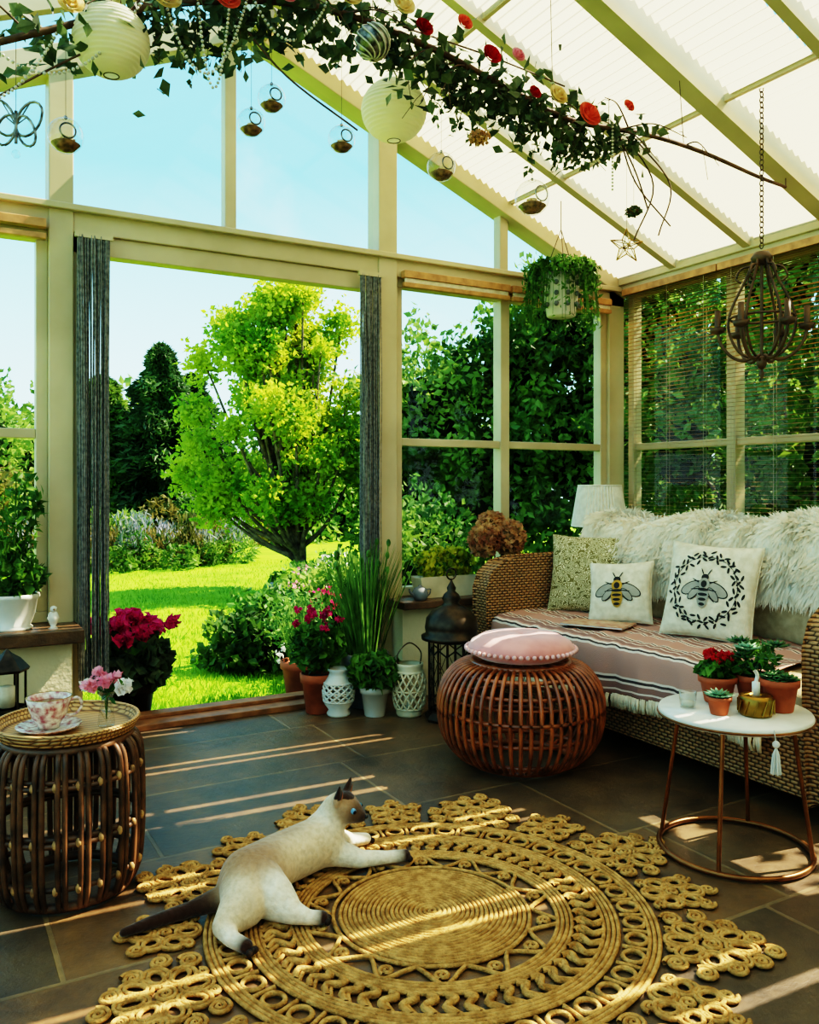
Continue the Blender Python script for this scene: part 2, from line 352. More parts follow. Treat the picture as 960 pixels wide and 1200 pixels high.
b.box((.59,YG-.03,2.22),(2.16,YG+.05,2.31),'frame'); b.box((.59,YG-.03,0),(.635,YG+.05,2.31),'frame'); b.box((2.115,YG-.03,0),(2.16,YG+.05,2.31),'frame')
b.box((.59,YG-.12,0),(2.16,YG+.14,.03),'thresh'); b.box((.59,YG-.02,.03),(2.16,YG+.06,.05),'thresh')
b.build(bevel=.004)
def window(name,axis,a0,a1,z0,z1,off,mull,bars,sash=.05,dep=.07):
    b=B(name)
    def bx(u0,u1,zz0,zz1,key='frame',d=dep):
        if axis=='x': b.box((u0,off-d/2,zz0),(u1,off+d/2,zz1),key)
        else: b.box((off-d/2,u0,zz0),(off+d/2,u1,zz1),key)
    bx(a0,a1,z0,z0+sash); bx(a0,a1,z1-sash,z1); bx(a0,a0+sash,z0+sash,z1-sash); bx(a1-sash,a1,z0+sash,z1-sash)
    for q in mull: bx(q-.032,q+.032,z0+sash,z1-sash,'frame',dep*1.15)
    for q in bars: bx(a0+sash,a1-sash,q-.022,q+.022,'frame',dep*.8)
    if axis=='x': b.add([(a0,off,z0),(a1,off,z0),(a1,off,z1),(a0,off,z1)],[[0,1,2,3]],'glass',False)
    else: b.add([(off,a0,z0),(off,a1,z0),(off,a1,z1),(off,a0,z1)],[[0,1,2,3]],'glass',False)
    return b.build(bevel=.004)
window('window_1','x',XL+.1,.485,.53,2.31,YG+.01,[-.2],[1.385])
window('window_2','x',2.275,XR-.13,.53,2.31,YG+.01,[3.03],[1.395])
window('window_3','y',2.02,YG-.06,.55,2.42,XR+.06,[3.32,2.6],[1.40])
window('window_4','y',YB+.05,2.0,.55,2.42,XR+.06,[1.2,.4,-.4,-1.2],[1.40])
window('window_5','y',YB+.05,YG-.06,.55,2.42,XL-.06,[3.1,2.1,1.1,.1,-.9],[1.40])
b=B('window_6'); b.add([(XL+.05,YG+.015,2.42),(XR-.05,YG+.015,2.42),(XR-.05,YG+.015,EZ-.02),(AX,YG+.015,AZ-.04),(XL+.05,YG+.015,EZ-.02)],[[0,1,2,3,4]],'glass',False); b.build()
b=B('trim_4'); b.box((XR-.05,YB,2.40),(XR+.15,YG,2.46),'frame'); b.box((XR-.07,YB,2.44),(XR+.1,YG,2.50),'frame'); b.box((XL-.15,YB,2.40),(XL+.05,YG,2.48),'frame'); b.build(bevel=.005)
RY=[4.2-.53*i for i in range(13)]
b=B('ceiling')
for i,y in enumerate(RY[1:],1):
    w,h=(.09,.13) if i%3==0 else (.05,.07)
    for sx,ex in((AX,XR+.02),(AX,XL-.02)):
        b.beam((sx,y,rz(sx)),(ex,y,rz(ex)),w,h,'frame')
b.box((AX-.05,YB,AZ-.1),(AX+.05,YG,AZ+.06),'frame')
for x in(3.05,2.15,.6,-.2): b.beam((x,YB,rz(x)),(x,YG,rz(x)),.022,.03,'frame')
b.add([(AX,YB,AZ+.05),(AX,YG,AZ+.05),(XL-.1,YG,rz(XL)+.03),(XL-.1,YB,rz(XL)+.03)],[[0,1,2,3]],'glass',False)
for i in range(len(RY)-1):
    w1=.045+.042 if i%3==0 and i>0 else .025+.024; w2=.045+.034 if (i+1)%3==0 else .025+.024
    y1=RY[i]-w1; y0=RY[i+1]+w2; ns=110; V=[]
    for k in range(ns+1):
        t=k/ns; x=AX+.06+(XR-AX-.08)*t; z=rz(x)-.005+(.010 if k%2 else -.010)
        V+=[(x,y0,z),(x,y1,z)]
    F=[[2*k,2*k+1,2*k+3,2*k+2] for k in range(ns)]
    b.add(V,F,'blind',False)
b.build()

# ---------------------------------------------------------------- blinds / curtains
def venetian(name,y0,y1,x,z0,z1,tilt):
    b=B(name,'slat'); z=z0; c,s_=math.cos(tilt)*.0125,math.sin(tilt)*.0125
    while z<z1-.12:
        b.add([(x-c,y0,z-s_),(x-c,y1,z-s_),(x,y1,z+.0015),(x,y0,z+.0015),(x+c,y1,z+s_),(x+c,y0,z+s_)],[[0,1,2,3],[3,2,4,5]],'slat',True); z+=.0235
    z=z1-.12
    while z<z1-.04:
        b.add([(x-c,y0,z-s_),(x-c,y1,z-s_),(x+c,y1,z+s_),(x+c,y0,z+s_)],[[0,1,2,3]],'slat',False); z+=.011
    b.box((x-.02,y0-.005,z1-.04),(x+.02,y1+.005,z1),'oakblind'); b.box((x-.014,y0,z0-.03),(x+.014,y1,z0-.012),'oakblind')
    for t in(.12,.5,.88):
        y=y0+(y1-y0)*t
        for dx in(-.013,.013): b.tube([(x+dx,y,z0-.02),(x+dx,y,z1-.02)],.0013,'cord',4)
    b.build()
venetian('venetian_blind',3.36,4.10,XR-.045,.98,2.41,.0)
venetian('venetian_blind',2.62,3.34,XR-.045,.98,2.41,.0)
venetian('venetian_blind',1.9,2.6,XR-.045,.98,2.41,.0)
b=B('roller_blind'); 
for x0,x1 in((2.30,3.02),(3.04,3.82)):
    b.box((x0,YG-.10,2.30),(x1,YG-.055,2.34),'oakblind'); b.box((x0,YG-.095,2.25),(x1,YG-.065,2.275),'oakblind'); b.box((x0+.01,YG-.09,2.275),(x1-.01,YG-.075,2.30),'cream')
b.box((XL+.1,YG-.10,2.30),(.47,YG-.055,2.34),'oakblind'); b.box((XL+.1,YG-.095,2.25),(.47,YG-.065,2.275),'oakblind')
b.build(bevel=.003)
def strings(name,x0,x1,z0,z1,n):
    b=B(name,'string')
    b.box((x0-.01,YG-.105,z1-.012),(x1+.01,YG-.085,z1+.012),'frame')
    for i in range(n):
        x=random.uniform(x0,x1); y=YG-.095+random.uniform(-.03,.03); g=.75+.25*random.random(); xm=(x0+x1)/2
        P=[(x,y*.3+.7*(YG-.095),z1)]
        for t in(.3,.6,.85,1): P.append((xm+(x-xm)*(g if t<1 else .9)+random.uniform(-.004,.004),y,z1+(z0-z1)*t))
        b.tube(P,.0028,'string',4)
    b.build()
strings('string_curtain',.60,.745,.22,2.29,100)
strings('string_curtain',2.03,2.15,.30,2.29,80)

# ---------------------------------------------------------------- garden
b=B('garden_lawn'); b.box((-30,YG+.14,-.3),(40,60,-.10),'lawn'); b.box((XR+.2,-12,-.3),(40,YG+.14,-.10),'lawn'); b.box((-30,-12,-.3),(XL-.2,YG+.14,-.10),'lawn'); b.build()
b=B('lawn_grass'); n=50000
Y=4.6+9*RNG.uniform(0,1,n)**1.7; X=RNG.uniform(-1.5,5.5,n)*(Y/7); P=np.c_[X,Y,np.full(n,-.085)]
b.leaves(P,.05,.008,'lawng',dirs=np.tile([0,0,1.],(n,1)),jit=.35); b.build()
b=B('patio_step'); b.box((.5,YG+.14,-.14),(2.4,YG+.42,-.07),'stone'); b.build(bevel=.01)
def tree(name,base,blobs,n,L,W,key,core=.72,trunk=.06,lump=.25,corek='core',limbs=True,shell=.45,key2=None):
    b=B(name,key); x,y,z=base
    tot=sum(r[0]*r[2] for c,r in blobs)
    for i,(c,r) in enumerate(blobs):
        b.bush(c,r,int(n*r[0]*r[2]/tot),L,W,key2 if key2 and i%3==1 else key,shell=shell,lump=lump)
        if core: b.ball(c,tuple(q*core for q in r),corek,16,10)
        if limbs: b.tube(spline([(x,y,z+.6*(c[2]-z)*.6),((x+c[0])/2,(y+c[1])/2,(z+c[2])/2+.1),c],5),np.linspace(trunk*.6,trunk*.15,11),'bark',6)
    top=max(blobs,key=lambda q:q[0][2])[0]
    if limbs: b.tube(spline([(x,y,z-.1),(x+.03,y,z+.5),((x+top[0])/2,(y+top[1])/2,(z+top[2])/2),top],5),np.linspace(trunk,trunk*.25,16),'bark',8)
    return b.build()
tblobs=[]
for i in range(64):
    t=random.random(); zz=.75+2.55*t; wdt=1.12*(1-.5*t)*(.6+.4*min(1,t*5)); a=random.uniform(0,6.28); q=math.sqrt(random.random())
    cx,cy=3.60-.02*t+math.cos(a)*wdt*q,9.5+math.sin(a)*wdt*q; r=random.uniform(.19,.36)
    tblobs.append(((cx,cy,zz),(r,r,r*.85)))
for c in ((2.85,9.9,2.6),(4.3,9.2,3.05),(2.65,9.9,1.3),(4.4,9.1,1.3),(3.8,9.4,3.4),(3.1,9.8,3.0),(2.75,9.9,2.0),(4.35,9.1,2.2),(2.9,9.8,.95),(3.45,9.6,3.2)): tblobs.append((c,(.28,.26,.28)))
tree('birch_tree',(3.83,9.35,-.1),tblobs,36000,.07,.048,'tlight',core=0,trunk=.065,lump=.3,shell=.12)
def conifer(name,x,y,h,r,n,key='tdark'):
    b=B(name,key); t=RNG.uniform(0,1,n)**.8; a=RNG.uniform(0,2*pi,n); rr=r*(1-t)**.55*RNG.uniform(.55,1.05,n)*(1+.2*np.sin(t*34)+.22*np.sin(a*5+t*9))
    P=np.c_[x+np.cos(a)*rr,y+np.sin(a)*rr,-.1+h*t]; d=np.c_[np.cos(a),np.sin(a),np.full(n,-.1)]
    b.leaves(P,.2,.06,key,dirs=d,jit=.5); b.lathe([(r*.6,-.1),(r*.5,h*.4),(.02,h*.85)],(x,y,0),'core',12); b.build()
conifer('conifer_tree',3.8,16.0,3.85,.95,14000)
conifer('conifer_tree',2.9,16.8,3.3,1.1,11000,'tmid')
conifer('conifer_tree',4.7,17.2,3.5,1.0,9000)
blobs=[]
for i in range(13):
    x=-3+i*1.25; blobs.append(((x,18.5+.8*math.sin(i*2.1),1.2),(1.3,1.2,1.75+.45*math.sin(i*1.7))))
tree('garden_hedge',(3,18,0),blobs,42000,.18,.11,'tfar',limbs=False,core=.6,key2='tmid')
blobs=[((9.6+.5*math.sin(i*2),-3+i*1.5,1.6+.4*math.sin(i*1.7)),(1.2,1.2,2.0)) for i in range(9)]
tree('garden_hedge',(9,3,0),blobs,16000,.24,.16,'tfar',limbs=False,core=.5)
tree('olive_tree',(-.6,13,0),[((-.6,13,2.2),(1.2,1.1,1.0)),((.35,13.2,1.7),(1.0,1,1.1)),((-.2,12.8,1.0),(1.3,1,1.0))],16000,.12,.07,'tolive',key2='tfar')
tree('apple_tree',(5.5,8.4,0),[((5.1,8.8,.9),(.7,.8,.9)),((5.2,8.7,2.0),(.85,.8,.9)),((5.9,8.2,1.2),(.95,.8,1.2)),((5.9,7.9,2.5),(.8,.7,.7)),((6.7,7.6,1.6),(1.1,.9,1.4)),((6.3,7.6,3.0),(.75,.7,.6)),((7.3,7.0,2.9),(1,.9,1))],32000,.11,.065,'tmid',core=.5,lump=.35,key2='tfar')
tree('apple_tree',(7.5,5.5,0),[((6.4,5.9,1.5),(.95,.9,1.2)),((6.9,5.2,3.1),(1.1,1.2,1.2)),((6.5,4.3,1.4),(.9,1,1.3)),((6.7,4.0,3.4),(1.1,1.1,1.3)),((6.5,2.9,1.6),(.9,1,1.3)),((6.8,2.6,3.5),(1.0,1.1,1.4)),((6.5,1.4,1.5),(.9,1.1,1.4)),((6.8,1.2,3.5),(1,1.2,1.4)),((6.7,0,2.8),(1.1,1.2,2.0)),((6.8,-1.6,2.8),(1.1,1.2,2.0))],38000,.11,.065,'tmid',core=.3,lump=.35,key2='tfar')
b=B('lavender_border','lav')
for i in range(16):
    x=.2+i*.28; y=13.4+.25*math.sin(i*1.9); b.bush((x,y,.12),(.32,.3,.32+.12*math.sin(i*2.3)),500,.13,.03,'tfar' if i%2 else 'tolive')
    k=150 if i%3 else 260; a=RNG.uniform(0,2*pi,k); r=RNG.uniform(0,.3,k); P=np.c_[x+np.cos(a)*r,y+np.sin(a)*r,RNG.uniform(.25,.6+.15*math.sin(i*2.3),k)]; b.leaves(P,.13,.03,'lav' if i%2 else 'tolive',dirs=np.tile([0,0,1.],(k,1)))
for i in range(9):
    b.bush((.6+i*.55,14.0+.2*math.sin(i*4),.45),(.4,.3,.5+.2*math.sin(i*1.3)),420,.14,.06,('tmid','tfar','tolive')[i%3])
b.build()
b=B('shrub_border','tmid'); 
for (x,y,z,r,h,k,n) in [(1.95,5.6,.02,.33,.30,'tmid',1900),(2.25,5.95,.1,.34,.34,'leafg',1500),(2.45,5.3,.1,.34,.42,'leafg',1500),(2.9,6.6,.1,.4,.4,'tmid',1400),(2.7,5.6,.2,.35,.5,'tfar',1500),(3.3,7.4,.1,.45,.45,'leafg',1400),(3.0,5.1,.3,.4,.65,'tmid',1700),(3.5,5.9,.4,.5,.8,'tfar',1600),(4.1,7.7,.1,.5,.45,'tmid',1400),(2.2,4.85,0,.2,.25,'leafg',800)]:
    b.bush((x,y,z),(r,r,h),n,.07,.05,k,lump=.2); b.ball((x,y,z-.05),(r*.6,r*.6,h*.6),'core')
for (x,y,z,r,k) in [(2.05,5.0,.1,.16,'whp'),(2.3,5.2,.38,.14,'mag'),(2.6,6.1,.4,.2,'pinkp'),(3.1,6.8,.45,.2,'whp')]:
    b.bush((x,y,z),(r,r,r*.7),70,.035,.03,k)
b.build()
b=B('flowering_shrub','leafg')
for i in range(10):
    x=-.3+i*.45; b.bush((x,12.9+.2*math.sin(i*3),.05),(.3,.25,.25),350,.09,.05,'tmid')
b.build()
b=B('garden_planter'); b.lathe([(.0,-.1),(.10,-.1),(.12,.05),(.14,.12),(.13,.13),(.1,.1),(0,.1)],(3.3,8.6,0),'greyp'); b.bush((3.3,8.6,.16),(.13,.13,.08),150,.06,.04,'tmid'); b.build()

# ---------------------------------------------------------------- rug
RX,RYc=1.18,1.96
b=B('jute_rug','jute'); rp=.0062
def coil(cx,cy,R,z=.008,rr=rp):
    turns=max(1.2,(R-rr)/(2*rr)); k=int(turns*18); t=np.linspace(0,1,k); a=t*turns*2*pi; r=t*(R-rr)
    b.tube(np.c_[cx+np.cos(a)*r,cy+np.sin(a)*r,np.full(k,z)],rr,'jute',5)
def pol(r,a): return (r*math.cos(a),r*math.sin(a))
t=np.linspace(0,1,1500); a=t*20*2*pi; b.tube(np.c_[np.cos(a)*t*.25,np.sin(a)*t*.25,np.full(1500,.008)],rp,'jute',5)
def band(r0,r1):
    r=r0
    while r<=r1: b.circ((0,0,.008),r,rp,'jute',96,5); r+=.0122
band(.262,.268); band(.335,.372); band(.452,.50); band(.565,.595)
for i in range(14):
    a=2*pi*i/14; 
    for s_ in(-1,1):
        P=[(*pol(.268,a),.008),(*pol(.29,a+s_*.09),.008),(*pol(.315,a+s_*.15),.008),(*pol(.335,a+s_*.2),.008)]
        b.tube(spline(P,5),rp,'jute',5)
    coil(*pol(.300,a+pi/14),.026)
for i in range(56):
    a=2*pi*i/56
    P=[(*pol(.378,a),.008),(*pol(.395,a+.05),.010),(*pol(.425,a-.02),.012),(*pol(.45,a+.035),.008)]; b.tube(spline(P,4),.009,'jute',5)
    b.tube(spline([(*pol(.378,a+.05),.007),(*pol(.412,a+.0),.007),(*pol(.45,a+.06),.007)],4),rp,'jute',5)
for i in range(40):
    a=2*pi*i/40; b.circ((*pol(.533,a),.008),.026,.0065,'jute',16,5)
    b.tube([(*pol(.5,a+.08),.007),(*pol(.568,a+.08),.007)],.006,'jute',5)
def flower(r,a0,R,n,core):
    """crocheted flower: central coil, loop petals and small edge coils"""
    cx,cy=pol(r,a0); coil(cx,cy,core)
    for i in range(n):
        a=a0+2*pi*i/n; ca,sa=math.cos(a),math.sin(a); P=[]
        for q in np.linspace(0,2*pi,15)[:-1]:
            lr=core+(R-core)*(.5-.5*math.cos(q)); lw=(R*math.sin(pi/n))*.78*math.sin(q)
            P.append((cx+ca*lr-sa*lw,cy+sa*lr+ca*lw,.008))
        b.tube(P,rp,'jute',5,closed=True)
        P=[]
        for q in np.linspace(0,2*pi,11)[:-1]:
            lr=core+(R-core)*(.5-.36*math.cos(q)); lw=(R*math.sin(pi/n))*.42*math.sin(q)
            P.append((cx+ca*lr-sa*lw,cy+sa*lr+ca*lw,.008))
        b.tube(P,rp,'jute',5,closed=True)
for i in range(8):
    a=math.radians(i*45+2)
    flower(.712,a,.112,8,.034)
    for s_ in(-1,1):
        coil(*pol(.632,a+s_*.17),.036); coil(*pol(.70,a+s_*.195),.034); coil(*pol(.765,a+s_*.13),.036); coil(*pol(.822,a+s_*.065),.034); coil(*pol(.615,a+s_*.07),.022)
    coil(*pol(.858,a),.034)
    a+=math.radians(22.5)
    flower(.690,a,.088,6,.026)
    for s_ in(-1,1): coil(*pol(.755,a+s_*.10),.030); coil(*pol(.630,a+s_*.10),.026)
    coil(*pol(.795,a),.030)
b.build((RX,RYc,0),(0,0,0))

# ---------------------------------------------------------------- cane furniture
def canestool(name,prof,n,r,hoops,key,hk,pairs=False):
    b=B(name,key); P=spline([(p[0],0,p[1]) for p in prof],7)
    for i in range(n):
        a=2*pi*i/n
        if pairs: a+=(.022 if i%2 else -.022)*1.2
        Q=np.c_[P[:,0]*math.cos(a),P[:,0]*math.sin(a),P[:,2]]
        b.tube(Q,r,key,6)
    for (R,z,hr) in hoops: b.circ((0,0,z),R,hr,hk,64,7)
    return b
prof=[(.20,.42),(.27,.40),(.325,.33),(.342,.235),(.325,.13),(.27,.05),(.21,.02)]
b=canestool('rattan_pouf',prof,54,.0085,[(.20,.42,.012),(.27,.387,.009),(.306,.33,.008),(.326,.235,.009),(.31,.15,.008),(.26,.055,.01),(.21,.02,.014),(.315,.29,.006),(.10,.425,.01)],'cane','cane')
for i in range(18):
    a=2*pi*i/18; b.tube([(.02*math.cos(a),.02*math.sin(a),.425),(.2*math.cos(a),.2*math.sin(a),.425)],.008,'cane',6)
b.build((2.155,2.86,0))
b=B('round_cushion','pinkv'); b.lathe([(0,0),(.17,.002),(.205,.02),(.22,.045),(.205,.07),(.16,.095),(.08,.105),(.012,.098),(0,.094)],(0,0,0),'pinkv',40)
for i in range(54):
    a=2*pi*i/54; b.ball((.226*math.cos(a),.226*math.sin(a),.040),.0095,'pompom',7,5)
b.build((2.15,2.85,.438))
prof=[(.165,.435),(.19,.42),(.203,.37),(.207,.22),(.200,.08),(.18,.02),(.165,.015)]
b=canestool('rattan_stool',prof,44,.0078,[(.17,.435,.013),(.192,.36,.007),(.2,.345,.007),(.196,.21,.008),(.2,.195,.008),(.19,.075,.008),(.17,.018,.014),(.1,.435,.008)],'canedk','canedk',pairs=True)
for i in range(16):
    a=2*pi*i/16; b.tube([(.01*math.cos(a),.01*math.sin(a),.435),(.17*math.cos(a),.17*math.sin(a),.435)],.008,'canedk',6)
for i in range(22):
    a=2*pi*(i+.5)/22
    for z,r in((.35,.203),(.2,.206),(.075,.2)): b.ball((r*math.cos(a),r*math.sin(a),z),(.009,.009,.014),'bind',6,5)
b.build((.357,2.616,0))
b=B('woven_tray','traym'); b.lathe([(0,0),(.165,0),(.185,.004),(.192,.024),(.195,.032),(.188,.034),(.178,.012),(.16,.009),(0,.009)],(0,0,0),'traym',56)
b.circ((0,0,.032),.193,.007,'traym',64,6)
b.build((.357,2.616,.447))
b=B('teacup','tea'); c=(0,0,0)
b.lathe([(0,.0),(.05,.002),(.078,.014),(.08,.017),(.05,.008),(0,.006)],c,'tea',36)
b.lathe([(.0,.01),(.026,.01),(.028,.018),(.03,.022),(.043,.04),(.05,.065),(.056,.088),(.053,.088),(.046,.062),(.036,.038),(0,.03)],c,'tea',36)
b.lathe([(0,.072),(.049,.072)],c,'teal',30); b.circ((0,0,.088),.0545,.0016,'brass',36,5)
b.tube(spline([(.048,0,.075),(.07,0,.082),(.08,0,.062),(.066,0,.042),(.042,0,.038)],6),.0038,'tea',7)
b.build((.305,2.60,.457),(0,0,-.3),scale=1.1)
b=B('bud_vase_with_pink_flowers','gl2'); b.lathe([(0,0),(.022,0),(.024,.01),(.02,.05),(.014,.07),(.024,.1),(.022,.1),(.012,.07),(.016,.04),(0,.012)],(0,0,0),'gl2',20)
for i in range(7):
    a=i*.9; x,y,z=.055*math.cos(a),.055*math.sin(a),.115+.012*(i%3); b.tube(spline([(0,0,.02),(0,0,.09),(x,y,z)],4),.0012,'leafg',4); b.bush((x,y,z),.019,30,.022,.018,'pinkp' if i%3 else 'whp',shell=.2)
b.leaves(RNG.normal(size=(10,3))*.02+[0,0,.1],.04,.015,'leafg'); b.build((.455,2.57,.457))

# ---------------------------------------------------------------- round side table
TX,TY=2.22,1.834
b=B('round_side_table','copper'); b.circ((0,0,.012),.228,.009,'copper',64,8)
for i in range(4):
    a=.5+pi/2*i; b.tube([(.228*math.cos(a),.228*math.sin(a),.012),(.17*math.cos(a),.17*math.sin(a),.425)],.007,'copper',8)
b.lathe([(0,.42),(.22,.42),(.23,.424),(.232,.438),(.228,.445),(0,.445)],(0,0,0),'marble',64); b.circ((0,0,.43),.232,.004,'copper',64,6)
b.build((TX,TY,0))
def pot(b,c,r,h,key,rim=True,soil=True,n=28):
    b.lathe([(0,0),(r*.68,0),(r*.72,.004),(r*.94,h*.78)]+([(r*1.06,h*.78),(r*1.08,h*.99),(r*1.04,h),(r*.93,h),(r*.9,h*.85)] if rim else [(r,h),(r*.93,h),(r*.9,h*.88)])+[(0,h*.86)],c,key,n)
    if soil: b.lathe([(0,h*.9),(r*.91,h*.88)],c,'soil',n)
zt=.446
def TP(l,f): return (TX+.87*l+.494*f,TY-.494*l+.87*f)
x,y=TP(-.14,.02); b=B('tealight_glass'); b.lathe([(0,0),(.024,0),(.028,.05),(.026,.05),(.022,.006),(0,.006)],(0,0,0),'gl2',20); b.lathe([(0,.006),(.02,.006),(.02,.02),(0,.022)],(0,0,0),'white',16); b.build((x,y,zt))
x,y=TP(-.07,-.06); b=B('potted_echeveria'); pot(b,(0,0,0),.036,.055,'terra'); b.rosette((0,0,.052),.052,'succ',12); b.build((x,y,zt))
x,y=TP(.04,-.07); b=B('brass_votive_holder'); b.lathe([(0,0),(.045,0),(.05,.01),(.052,.05),(.046,.06),(.02,.062),(.018,.056),(.0,.055)],(0,0,0),'brass',24)
for i in range(12):
    a=2*pi*i/12; b.tube([(.053*math.cos(a),.053*math.sin(a),.008),(.053*math.cos(a+.3),.053*math.sin(a+.3),.05)],.0025,'brass',5)
b.lathe([(0,.06),(.012,.06),(.012,.10),(0,.105)],(0,0,0),'white',12); b.tube(spline([(0,0,.1),(.006,0,.12),(-.004,0,.135)],3),.006,'white',6); b.build((x,y,zt))
x,y=TP(.135,-.02); b=B('potted_cactus'); pot(b,(0,0,0),.056,.10,'terra')
for i in range(7):
    a=i*.9; r=.0 if i==0 else .03; b.rosette((r*math.cos(a),r*math.sin(a),.095+.01*(i%2)),.04,'succd',10)
b.build((x,y,zt))
x,y=TP(-.02,.09); b=B('potted_kalanchoe'); pot(b,(0,0,0),.058,.085,'terra'); b.bush((0,0,.105),(.06,.06,.04),140,.045,.03,'leafg',zmin=.07)
for i in range(6):
    a=i*1.05; b.bush((.03*math.cos(a),.03*math.sin(a),.15),.02,24,.02,.017,'red',shell=.2)
b.build((x,y,zt))
x,y=TP(.10,.09); b=B('potted_succulent'); pot(b,(0,0,0),.062,.09,'terra')
for i in range(10):
    a=i*.7; r=.012+.055*(i%3)/2; b.rosette((r*math.cos(a),r*math.sin(a),.11+.035*((i*7)%3)),.052,'succ' if i%2 else 'succd',10)
b.bush((0,0,.14),(.08,.08,.055),200,.045,.014,'leafg'); b.build((x,y,zt))
b=B('white_tassel'); x,y=TP(.03,-.237)
b.ball((0,0,0),.011,'whp',8,6)
for i in range(50):
    a=random.uniform(0,6.28); r=random.uniform(0,.012); b.tube([(0,0,-.005),(r*math.cos(a)*.8,r*math.sin(a)*.8,-.03),(r*math.cos(a)*1.3,r*math.sin(a)*1.3,-.085)],.0013,'white',4)
b.tube([(0,0,0),(0,.006,.04)],.0015,'white',4); b.build((x,y,.405))

# ---------------------------------------------------------------- sofa
SF=2.62; Y0,Y1=1.72,3.84
b=B('wicker_sofa','wick')
arm=[(SF,.07),(SF-.03,.45),(SF-.03,.60),(SF+.0,.68),(SF+.07,.73),(SF+.18,.75),(3.3,.76),(3.5,.84),(3.66,.86),(3.68,.07)]
b.prism(arm,Y0,Y0+.13,'wick'); b.prism(arm,Y1-.13,Y1,'wick')
b.box((SF,Y0+.13,.07),(3.6,Y1-.13,.29),'wick'); b.prism([(3.42,.29),(3.52,.88),(3.66,.88),(3.66,.07),(3.42,.07)],Y0+.13,Y1-.13,'wick')
b.box((SF-.01,Y0+.13,.27),(SF+.03,Y1-.13,.305),'wick')
for x in(SF+.03,3.6):
    for y in(Y0+.035,Y1-.095): b.box((x,y,0),(x+.055,y+.06,.10),'wood')
so=b.build(bevel=.022)
def rbox(name,lo,hi,key):
    lo=np.array(lo);hi=np.array(hi); b=B(name,key)
    c=(lo+hi)/2; h=(hi-lo)/2; V=[];m=24;k=16
    for i in range(k+1):
        t=-pi/2+pi*i/k
        for j in range(m*2):
            a=2*pi*j/(m*2); f=lambda w,e:math.copysign(abs(w)**e,w)
            V.append(c+h*np.array([f(math.cos(t),.35)*f(math.cos(a),.25),f(math.cos(t),.35)*f(math.sin(a),.25),f(math.sin(t),.5)]))
    F=[[i*2*m+j,i*2*m+(j+1)%(2*m),(i+1)*2*m+(j+1)%(2*m),(i+1)*2*m+j] for i in range(k) for j in range(2*m)]
    b.add(V,F,key); return b.build()
for i,(ya,yb) in enumerate(((Y0+.13,2.8),(2.8,Y1-.13))):
    o=rbox('seat_cushion',(SF-.01,ya+.004,.285),(3.35,yb-.004,.455),'greige'); o.parent=so
    o=rbox('back_cushion',(3.22,ya+.01,.44),(3.47,yb-.01,.90),'greige'); o.parent=so
b=B('striped_throw','throw')
path=spline([(3.24,.47),(3.0,.468),(2.75,.466),(2.63,.462),(2.590,.435),(2.576,.35),(2.565,.245)],7); nv=60; V=[];UV=[]
ln=np.r_[0,np.cumsum(np.linalg.norm(np.diff(path,axis=0),axis=1))]; ln/=ln[-1]
ya,yb=2.04,3.70
for i,(px,pz) in enumerate(path):
    for j in range(nv+1):
        y=ya+(yb-ya)*j/nv; w=.007*math.sin(y*23+ln[i]*4)+.005*math.sin(y*57+ln[i]*3)
        hang=max(0,(ln[i]-.70)/.30); sag=hang*.05*math.sin((y-ya)*3.1+.6)
        V.append((px-w*1.4*hang-.006,y+.04*math.sin(ln[i]*5),pz+abs(w)*.9*(1-hang)+.004+sag*.6)); UV.append((y,ln[i]))
F=[[i*(nv+1)+j,i*(nv+1)+j+1,(i+1)*(nv+1)+j+1,(i+1)*(nv+1)+j] for i in range(len(path)-1) for j in range(nv)]
b.add(V,F,'throw'); last=V[-(nv+1):]
for j in range(nv*3):
    q=last[j//3]; y=q[1]+(j%3)*(yb-ya)/nv/3
    b.tube([(q[0],y,q[2]+.004),(q[0]-.004,y+random.uniform(-.006,.006),q[2]-.025),(q[0]-.002,y+random.uniform(-.008,.008),q[2]-.055)],.0022,'cream',4)
UV+= [(0,0)]*(b.n-len(UV)); b.uv=UV
o=b.build(); sd=o.modifiers.new('thick','SOLIDIFY'); sd.thickness=.004
